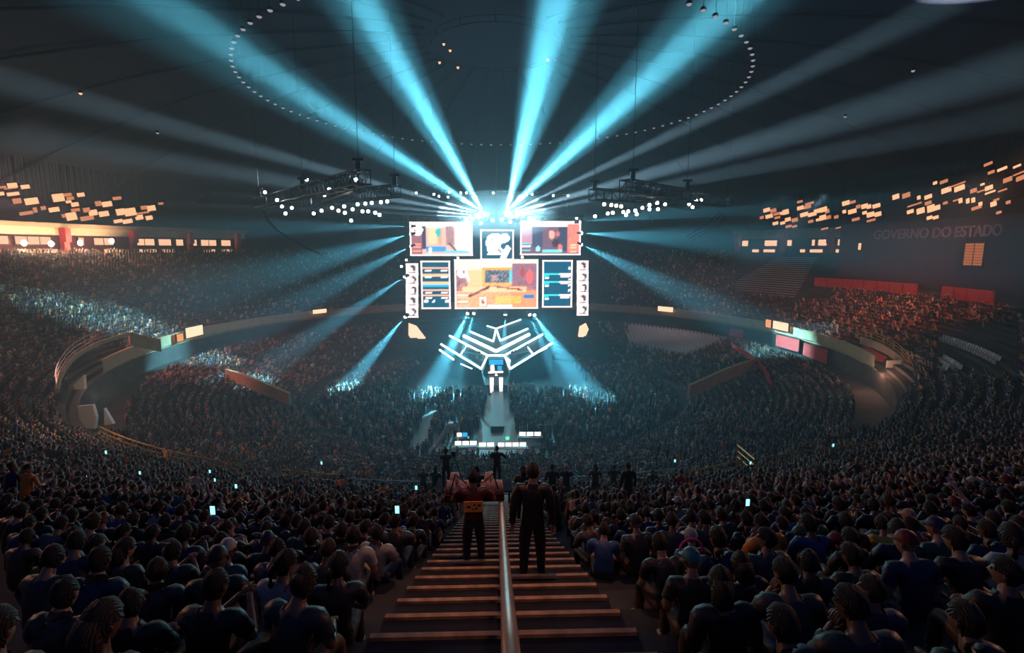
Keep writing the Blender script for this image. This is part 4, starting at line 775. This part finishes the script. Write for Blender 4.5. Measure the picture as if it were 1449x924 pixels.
for i, s in enumerate(near[:NEARN]):
    side = 'left' if s[0] < 0 else 'right'; rowpos.setdefault((s[5], side), []).append(i)
place = {}
krows = sorted({s[5] for s in near[:NEARN]}, reverse=True)
for (k, side), ids in rowpos.items():
    for n_, i in enumerate(sorted(ids, key=lambda i: abs(near[i][0]))): place[i] = (krows.index(k), n_, side)
for i, s in enumerate(near[:NEARN]):
    pi_, cp, top = used.get(i, (rng.choice([0, 0, 1, 1, 2, 3, 4, 5, 6, 7, 8, 9]), rng.choice(['black', 'navy', 'white', 'dark red']), rng.choice(TOPS)))
    desc, pm = POSES[pi_]; kr, n_, side = place[i]; j = rng.uniform(-.12, .12); cp = cp or 'navy'
    if pi_ == 5: desc = f'wearing a {cp} cap'
    lab = f"spectator in {top} {desc}, {nth(kr)} visible row, {nth(n_)} {side} of stairs"
    sc = rng.uniform(.93, 1.06)
    person(pm, (s[0], s[1], s[2] + .03*(1-sc)), s[3] + rng.uniform(-.25, .25), lab, top, rng.choice(['black', 'navy', 'charcoal', 'brown']), cp, sc, 'seated spectators around the central stairs')

# people standing on the stairs and by the rail
PS = {'still': make_pose('stand', 2, 'down', 0, 'short', 0, 'long'), 'hold': make_pose('stand', 3, 'wide', 0, 'short', 0, 'short'), 'raise': make_pose('stand', 2, ('cross', 'out'), 0, 'short', 10, 'long'), 'film': make_pose('stand', 4, 'phone', 0, 'pony', 0, 'short'), 'cap': make_pose('stand', 2, 'cross', 0, 'cap', -20, 'short'), 'long': make_pose('stand', 3, 'lap', 0, 'long', 15, 'short')}
def stair_z(y): return NZ(1.15 + math.ceil((y-1.15)/.57)*.57)
person(PS['still'], (.47, 6.45, stair_z(6.45)), R(-4), 'tall person in black standing on the stairs, arms at their sides', 'black', 'black', sc=1.03, shoes=True, skin=SKT[1])
vend = person(PS['hold'], (-.38, 7.5, stair_z(7.5)), R(2), 'vendor in a maroon vest with an orange back label, on the stairs', 'maroon', 'black', sc=1.0, shoes=True, skin=SKT[2])
mb = MB(); mb.box((0, -.165, 1.22), (.30, .012, .17)); mb.build('back_label', M['label'], vend)
mb = MB()
for x, z, w, h in ((-.07, 1.22, .06, .03), (.02, 1.25, .03, .03), (.05, 1.19, .035, .03), (.09, 1.24, .05, .03), (.0, 1.18, .03, .02)): mb.box((x, -.173, z), (w, .006, h))
mb.build('label_print', M['darkred'], vend)
tr = thing('snack_tray', 'tray piled with pink striped snack bags held by the vendor', 'tray', (-.38, 7.92, stair_z(7.5)+1.12), R(2))
mb = MB(); mb.box((0, 0, 0), (.95, .42, .04)); mb.box((0, .2, .05), (.95, .02, .1)); mb.box((0, -.2, .05), (.95, .02, .1)); mb.box((-.47, 0, .05), (.02, .42, .1)); mb.box((.47, 0, .05), (.02, .42, .1)); mb.build('tray_body', M['darkred'], tr)
for s_ in (-1, 1): mb = MB(); mb.tube([(s_*.4, 0, .05), (s_*.3, -.2, .45), (s_*.12, -.38, .38)], .012, 5); mb.build('strap', M['black'], tr)
for i in range(8):
    x = (-.38, -.27, -.16, -.32, .18, .29, .39, .24)[i]; z = .12 + (.13 if i in (3, 7) else 0); b = thing('snack_bag', f"pink striped snack bag, {nth(i)} from the outer end of the vendor's tray", 'bag', Vector(tr.location)+Vector((x, .02*(i % 2), z)), rng.uniform(-.3, .3), "snack bags on the vendor's tray"); m1 = MB(); m2 = MB()
    for k in range(5): (m1 if k % 2 == 0 else m2).tube([(-.05+k*.025, 0, -.1), (-.055+k*.027, 0, 0), (-.05+k*.025, 0, .13)], [.02, .028, .016], 6)
    m1.build('bag_body', M['stripe'], b, True); m2.build('stripe', M['seatw'], b, True)
def stairman(px, y, pose, lab, top, dz=0, **k):
    x = (px-703)/724*y; z = stair_z(y) if abs(x) < 1.1 and y < 26 else NZ(y); person(PS[pose], (x, y, z+dz), R(rng.uniform(-12, 12)), lab, top, 'black', sc=1.0, shoes=True, **k)
mb = MB(); pl = thing('camera_platform', 'dark low platform with standing people at the foot of the stairs', 'platform', (-1.0, 20.4, 0)); mb.box((0, 0, NZ(20)+.62), (3.2, 1.0, .10)); mb.build('deck', M['navy'], pl)
for sx in (-1.5, 0, 1.5): mb = MB(); mb.tube([(sx, .4, NZ(21.2)), (sx, .4, NZ(20)+.6)], .05, 6); mb.build('leg', M['black'], pl)
pz = NZ(20)+.68
def plat(px, y, pose, lab, top): person(PS[pose], ((px-703)/724*y*1.05, y, pz), R(rng.uniform(-15, 15)), lab, top, 'black', shoes=True)
plat(702, 20.4, 'raise', 'dark figure raising an arm before the bright mixing desks', 'black')
plat(630, 20.2, 'film', 'dark figure filming on the platform beside the crane', 'charcoal')
vc = thing('video_camera', 'video camera on a tripod beside the filming figure', 'camera', (P(642, 640, 20.6).x, 20.6, pz)); mb = MB()
for a in (0, 2.1, 4.2): mb.tube([(0, 0, 1.25), (.4*math.cos(a), .4*math.sin(a), 0)], .02, 5)
mb.build('tripod', M['black'], vc); mb = MB(); mb.box((0, 0, 1.4), (.18, .4, .2)); mb.tube([(0, .2, 1.4), (0, .38, 1.4)], .06, 8); mb.build('camera_body', M['black'], vc)
for px, y, po, lab, top in ((592, 23, 'cap', 'standing person in a cap by the lower rail, beside the filming figure', 'grey'), (610, 22, 'long', 'standing long haired person in front of the lit floor railing', 'black'), (672, 13.5, 'still', 'dark standing person just below the vendor', 'black'), (741, 14, 'long', 'long haired person in brown standing past the tall person', 'brown'), (757, 12, 'film', 'person with a ponytail standing past the tall person', 'black'), (785, 18, 'still', 'standing person in black beyond the stairs by the pale rail', 'black'), (806, 19, 'cap', 'standing person in black with a cap by the pale rail', 'navy'), (850, 20, 'long', 'standing long haired person in front of the white rail', 'brown'), (900, 16, 'still', 'broad standing person in black above the seated rows', 'black'), (878, 22, 'raise', 'standing person with one arm out before the white rail', 'charcoal')): stairman(px, y, po, lab, top)
# guests lit white beside the stage
for i, (x, y) in enumerate(((726, 527), (731, 524), (737, 529), (741, 523), (745, 531), (749, 536), (733, 535), (725, 540), (720, 545), (752, 534))):
    Y = 74.0; q = P(x, y+8, Y); o = person(PS[('cap', 'still', 'long', 'raise')[i % 4]], (q.x, Y-(i % 3)*.5, 0), rng.uniform(-1, 1), f"guest in {'orange' if i == 7 else 'white'} beside the stage front, {nth(i)} away from the desk", 'orange' if i == 7 else 'white', 'cream', shoes=True); o.location.z = 0.0
for i, (a, b) in enumerate((((657, 497), 0), ((662, 500), 0), ((668, 503), 0), ((673, 507), 0), ((679, 510), 0), ((724, 508), 0), ((729, 505), 0), ((734, 502), 0), ((740, 499), 0), ((745, 496), 0))):
    q = SP(*a); person(POSES[(1, 0, 5)[i % 3]][1], (q.x, q.y, q.z), PI-.5 if i < 5 else PI+.5, f"player at the {'desk nearer the packed stand' if i < 5 else 'desk nearer the white seats'}, {nth(i % 5)} seat", ('dark red' if i < 5 else 'teal'), 'black')
# extras: headband, phones, monopod, teal cloth
def near_head(px, py):
    i = min(range(NEARN), key=lambda i: (lambda q: (q[0]-px)**2+(q[1]-py)**2)(proj((near[i][0], near[i][1]+.15, near[i][2]+1.15)))); return near[i]
s = near_head(1000, 800); hb = thing('headband', 'bright pink headband on long dark hair', 'headband', (s[0], s[1]+.15, s[2]+1.20)); mb = MB(); mb.tube([(.105*math.cos(t), .01, .118*math.sin(t)+.02) for t in [PI*k/10 for k in range(11)]], .012, 6); mb.build('band', mat('pink_band', (.9, .06, .3), .5, noise=.05), hb)
PH = [((589, 690), 'stairs side above the vendor tray'), ((637, 688), 'next to the snack bags'), ((301, 722), 'beside the near white shirt'), ((562, 721), 'over the seated person in black'), ((455, 655), 'by the short gold railing'), ((198, 669), 'below the sloping gold railing'), ((124, 675), 'at the dark end of the sloping rail'), ((297, 667), 'between the gold rail and the teal cloth'), ((304, 679), 'just under another phone near the rail'), ((1058, 711), 'beside the grey shirts past the stairs'), ((1062, 655), 'under the gold corner railing'), ((955, 652), 'under the white rail'), ((334, 688), 'beside the kneeling rail crowd'), ((150, 640), 'in the dark crowd under the passage panels'), ((1179, 630), 'above the long gold handrail')]
for (x, y), lab in PH:
    a = math.atan((x-703)/724.); u = math.tan(math.atan((y-462)/724.)+R(8.5)); d = max(3, min(25, .55/max(u-.45, .008))) if u > .45 else 25
    q = P(x, y, max(5, d*math.cos(a)*.92)); zt_ = CZ-1.5-.45*(73-math.hypot(q.x, q.y-ARENA))
    o = thing('phone', f'glowing cyan phone held up {lab}', 'phone', q, 0, 'phones glowing in the crowd'); o.scale = (.6+q.y*.016,)*3; mb = MB(); mb.box((0, .004, 0), (.08, .01, .15)); mb.build('phone_body', M['black'], o); mb = MB(); mb.box((0, -.003, 0), (.07, .004, .135)); mb.build('screen', M['phone'], o)
a, b = P(1335, 671, 8.6), P(1395, 738, 8.0); mo = thing('monopod', 'pale slanted monopod raised over the seated crowd', 'pole', a); mb = MB(); mb.tube([(0, 0, 0), (b-a)], [.022, .03], 8); mb.build('tube', M['monopod'], mo); mb = MB(); mb.box((0, 0, .03), (.08, .1, .12)); mb.build('clamp', M['black'], mo)
for i, (x0, x1, y0, y1, lab) in enumerate(((143, 205, 699, 722, 'long teal cloth hung over seat backs in the dark crowd'), (228, 258, 702, 728, 'short teal cloth hung beside the long teal cloth'))):
    q0, q1 = P(x0, y0, 12), P(x1, y0+1, 12); w = (q1-q0).x; h = (P(x0, y0, 12)-P(x0, y1, 12)).z; o = thing('seat_cover', lab, 'cloth', q0); mb = MB(); vs = []; fs = []; n = 16
    for k in range(n+1):
        xx = w*k/n; f_ = .04*math.sin(k*1.7); vs += [(xx, 0, 0), (xx, -.05+f_, -h*.5), (xx, f_, -h*(.9+.1*math.sin(k*.9)))]
    for k in range(n):
        for j in range(2): fs.append((k*3+j, k*3+j+1, k*3+j+4, k*3+j+3))
    mb.add(vs, fs); c = mb.build('cloth', M['teal'], o, True); md = c.modifiers.new('t', 'SOLIDIFY'); md.thickness = .01

# ------------------------------------------------------------------ empty white seats
sm1 = MB(); sm1.box((0, 0, .40), (.44, .40, .05)); sm1.box((0, .02, .2), (.30, .06, .4)); sA = sm1.mesh('seat', M['seatw']); sm2 = MB(); sm2.add([(-.22, -.20, .42), (.22, -.20, .42), (.20, -.30, .80), (-.20, -.30, .80), (-.22, -.24, .42), (.22, -.24, .42), (.20, -.34, .80), (-.20, -.34, .80)], [(0, 1, 2, 3), (7, 6, 5, 4), (0, 4, 5, 1), (1, 5, 6, 2), (2, 6, 7, 3), (3, 7, 4, 0)]); sB = sm2.mesh('backrest', M['seatw'])
ns = 0
def seat(x, y, z, rz, lab, grp):
    global ns
    ns += 1; o = thing('stadium_seat', lab, 'seat', (x, y, z), rz, grp); put(sA, 'seat', o); put(sB, 'backrest', o)
for k in range(8, LRN-1):
    r = LR + (k+.75)*LP; z = LZ + k*LH; n = int(2*PI*r/.85); c = 0
    for i in range(n):
        ph = -PI + 2*PI*(i+.5)/n; x, y = r*math.sin(ph), ARENA + r*math.cos(ph); q = proj((x, y, z+.5))
        if y > 80 and 888 < q[0] < 996 + (k-14)*5 and 440 < q[1] < 500: c += 1; seat(x, y, z, PI-ph, f'empty white seat, {nth(c-1)} from the hazy end of {nth(LRN-2-k)} row under the parapet', 'empty white seats under the lit parapet sign')
for k in range(URN-1):
    r = UR + (k+.75)*UP; z = UZ + k*UH; n = int(2*PI*r/.6); c = 0
    if k % 4 > 1: continue
    for i in range(n):
        ph = -PI + 2*PI*(i+.5)/n; x, y = r*math.sin(ph), ARENA + r*math.cos(ph); q = proj((x, y, z+.5))
        if y > 38 and 1328 < q[0] < 1449 and 458 < q[1] < 522 and ns < 298: c += 1; seat(x, y, z, PI-ph, f'empty pale bench seat, {nth(c-1)} in {nth(k)} terrace row beside the orange lit crowd', 'empty pale seats beside the orange lit crowd')

# ------------------------------------------------------------------ the rest of the crowd, one mass
def lowbody(lod, arm, stand=False):
    mb = MB(); n = (8, 5, 4)[lod]
    hz_ = .5 if not stand else .95; sh = hz_+.48
    def ring_(cx, cy, z, rx, ry, k): return [(cx+rx*math.cos(2*PI*i/k), cy+ry*math.sin(2*PI*i/k), z) for i in range(k)]
    def loft(rs, k, mi):
        vs = [v for r_ in rs for v in r_]; fs = [(j*k+i, j*k+(i+1) % k, (j+1)*k+(i+1) % k, (j+1)*k+i) for j in range(len(rs)-1) for i in range(k)] + [tuple(range(len(vs)-k, len(vs)))]; mb.add(vs, fs, mi)
    ly = .10
    loft([ring_(0, 0, hz_-.1, .17, .13, n), ring_(0, ly*.6, hz_+.28, .17, .11, n), ring_(0, ly, sh, .20, .09, n), ring_(0, ly+.01, sh+.07, .07, .06, n)], n, 1)
    if lod < 2: loft([ring_(0, ly+.03, sh+.06, .05, .05, n), ring_(0, ly+.05, sh+.13, .07, .085, n), ring_(0, ly+.04, sh+.22, .08, .10, n)], n, 0); loft([ring_(0, ly+.02, sh+.19, .085, .10, n), ring_(0, ly+.02, sh+.27, .075, .09, n), ring_(0, ly+.02, sh+.31, .03, .04, n)], n, 2)
    else: loft([ring_(0, ly+.04, sh+.05, .06, .07, 4), ring_(0, ly+.04, sh+.19, .085, .10, 4)], 4, 0); loft([ring_(0, ly+.03, sh+.18, .09, .105, 4), ring_(0, ly+.03, sh+.29, .05, .06, 4)], 4, 2)
    for s in (-1, 1):
        if arm == 0: p = [(s*.21, ly, sh-.02), (s*.26, ly+.05, sh-.28), (s*.12, .36, hz_+.14)]
        elif arm == 1: p = [(s*.21, ly, sh-.02), (s*.24, ly+.15, sh-.22), (s*.08, .42, sh-.02)]
        elif arm == 2: p = [(s*.21, ly, sh-.02), (s*.28, ly+.08, sh+.12), (s*.2, ly+.12, sh+.42)]
        else: p = [(s*.21, ly, sh-.02), (s*.26, ly, sh-.28), (s*.25, .08, sh-.5)]
        if lod < 2: mb.tube(p[:2], [.055, .045], 4, 1, cap=False); mb.tube(p[1:], [.042, .035], 4, 0)
        else: mb.tube([p[0], p[2]], [.05, .045], 3, 0 if arm else 1, cap=False)
        if stand: mb.tube([(s*.1, 0, .9), (s*.12, 0, .02)], [.09, .06], 4, 3, cap=False)
        elif lod < 2: mb.tube([(s*.1, .02, .47), (s*.14, .46, .48), (s*.14, .44, .03)], [.09, .065, .05], 4, 3)
    return np.array(mb.v), mb.f, np.array(mb.m)
LOD = {(l, a, s_): lowbody(l, a, s_) for l in (0, 1, 2) for a in (0, 1, 2, 3) for s_ in (False, True)}
rest = near[NEARN:]; ids = {id(s) for s in near}; rest = rest + [s for s in SEATS if id(s) not in ids and s[1] >= 40 and rng.random() < .93] + [s for s in SEATS if s[4] == 'l' and s[1] < 40] + FL
PAL = [c for c in ('black',)*13 + ('white', 'black', 'navy', 'charcoal', 'black', 'black', 'black', 'charcoal', 'charcoal', 'navy', 'navy', 'grey', 'white', 'white', 'dark red', 'blue', 'brown', 'brown', 'green', 'orange', 'peach', 'cream')]
V = []; Fv = []; Fn = []; CO = []; off = 0
for s in rest:
    x, y, z, rz, tier, k, ph, q = s; d = q[2]; st_ = tier == 'f' or rng.random() < .02; lod = 0 if d < 22 else 1 if d < 55 else 2
    arm = rng.choices((0, 1, 2, 3), (6, 3, .7, 2 if st_ else 0))[0]; v, f, m = LOD[(lod, arm, st_)]
    rz += rng.uniform(-.35, .35); c, sn = math.cos(rz), math.sin(rz); sc = rng.uniform(.88, 1.08); le = rng.uniform(-.12, .28)
    vy = v[:, 1] + np.maximum(v[:, 2]-.5, 0)*le*(0 if st_ else 1)
    V.append(np.stack([(v[:, 0]*c - vy*sn)*sc + x, (v[:, 0]*sn + vy*c)*sc + y, v[:, 2]*sc + z], -1))
    for fc in f: Fn.append(len(fc)); Fv.extend([i+off for i in fc])
    off += len(v); w_ = rng.uniform(.8, 1.3)
    pal = [SKT[rng.randrange(5)][:3], tuple(w_*t for t in COL[rng.choice(PAL)]), HRC[rng.randrange(4)][:3] if rng.random() < .9 else COL['grey'], tuple(.8*t for t in COL[rng.choice(('black', 'navy', 'charcoal', 'blue'))])]
    CO.append(np.array(pal)[m])
V = np.concatenate(V); CO = np.concatenate(CO); Fv = np.array(Fv, np.int32); Fn = np.array(Fn, np.int32)
me = bpy.data.meshes.new('crowd'); me.vertices.add(len(V)); me.vertices.foreach_set('co', V.ravel()); me.loops.add(len(Fv)); me.loops.foreach_set('vertex_index', Fv); me.polygons.add(len(Fn)); me.polygons.foreach_set('loop_start', np.concatenate([[0], np.cumsum(Fn)[:-1]]).astype(np.int32)); me.update(calc_edges=True)
at = me.attributes.new('col', 'FLOAT_COLOR', 'FACE'); at.data.foreach_set('color', np.concatenate([CO, np.ones((len(CO), 1))], 1).ravel().astype(np.float32)); me.materials.append(M['crowd'])
tag(put(me, 'crowd'), 'packed mass of spectators filling the tiers and the floor', 'crowd', None, 'stuff')
print('PEOPLE', len(rest), 'faces', len(Fn), 'seats', ns)
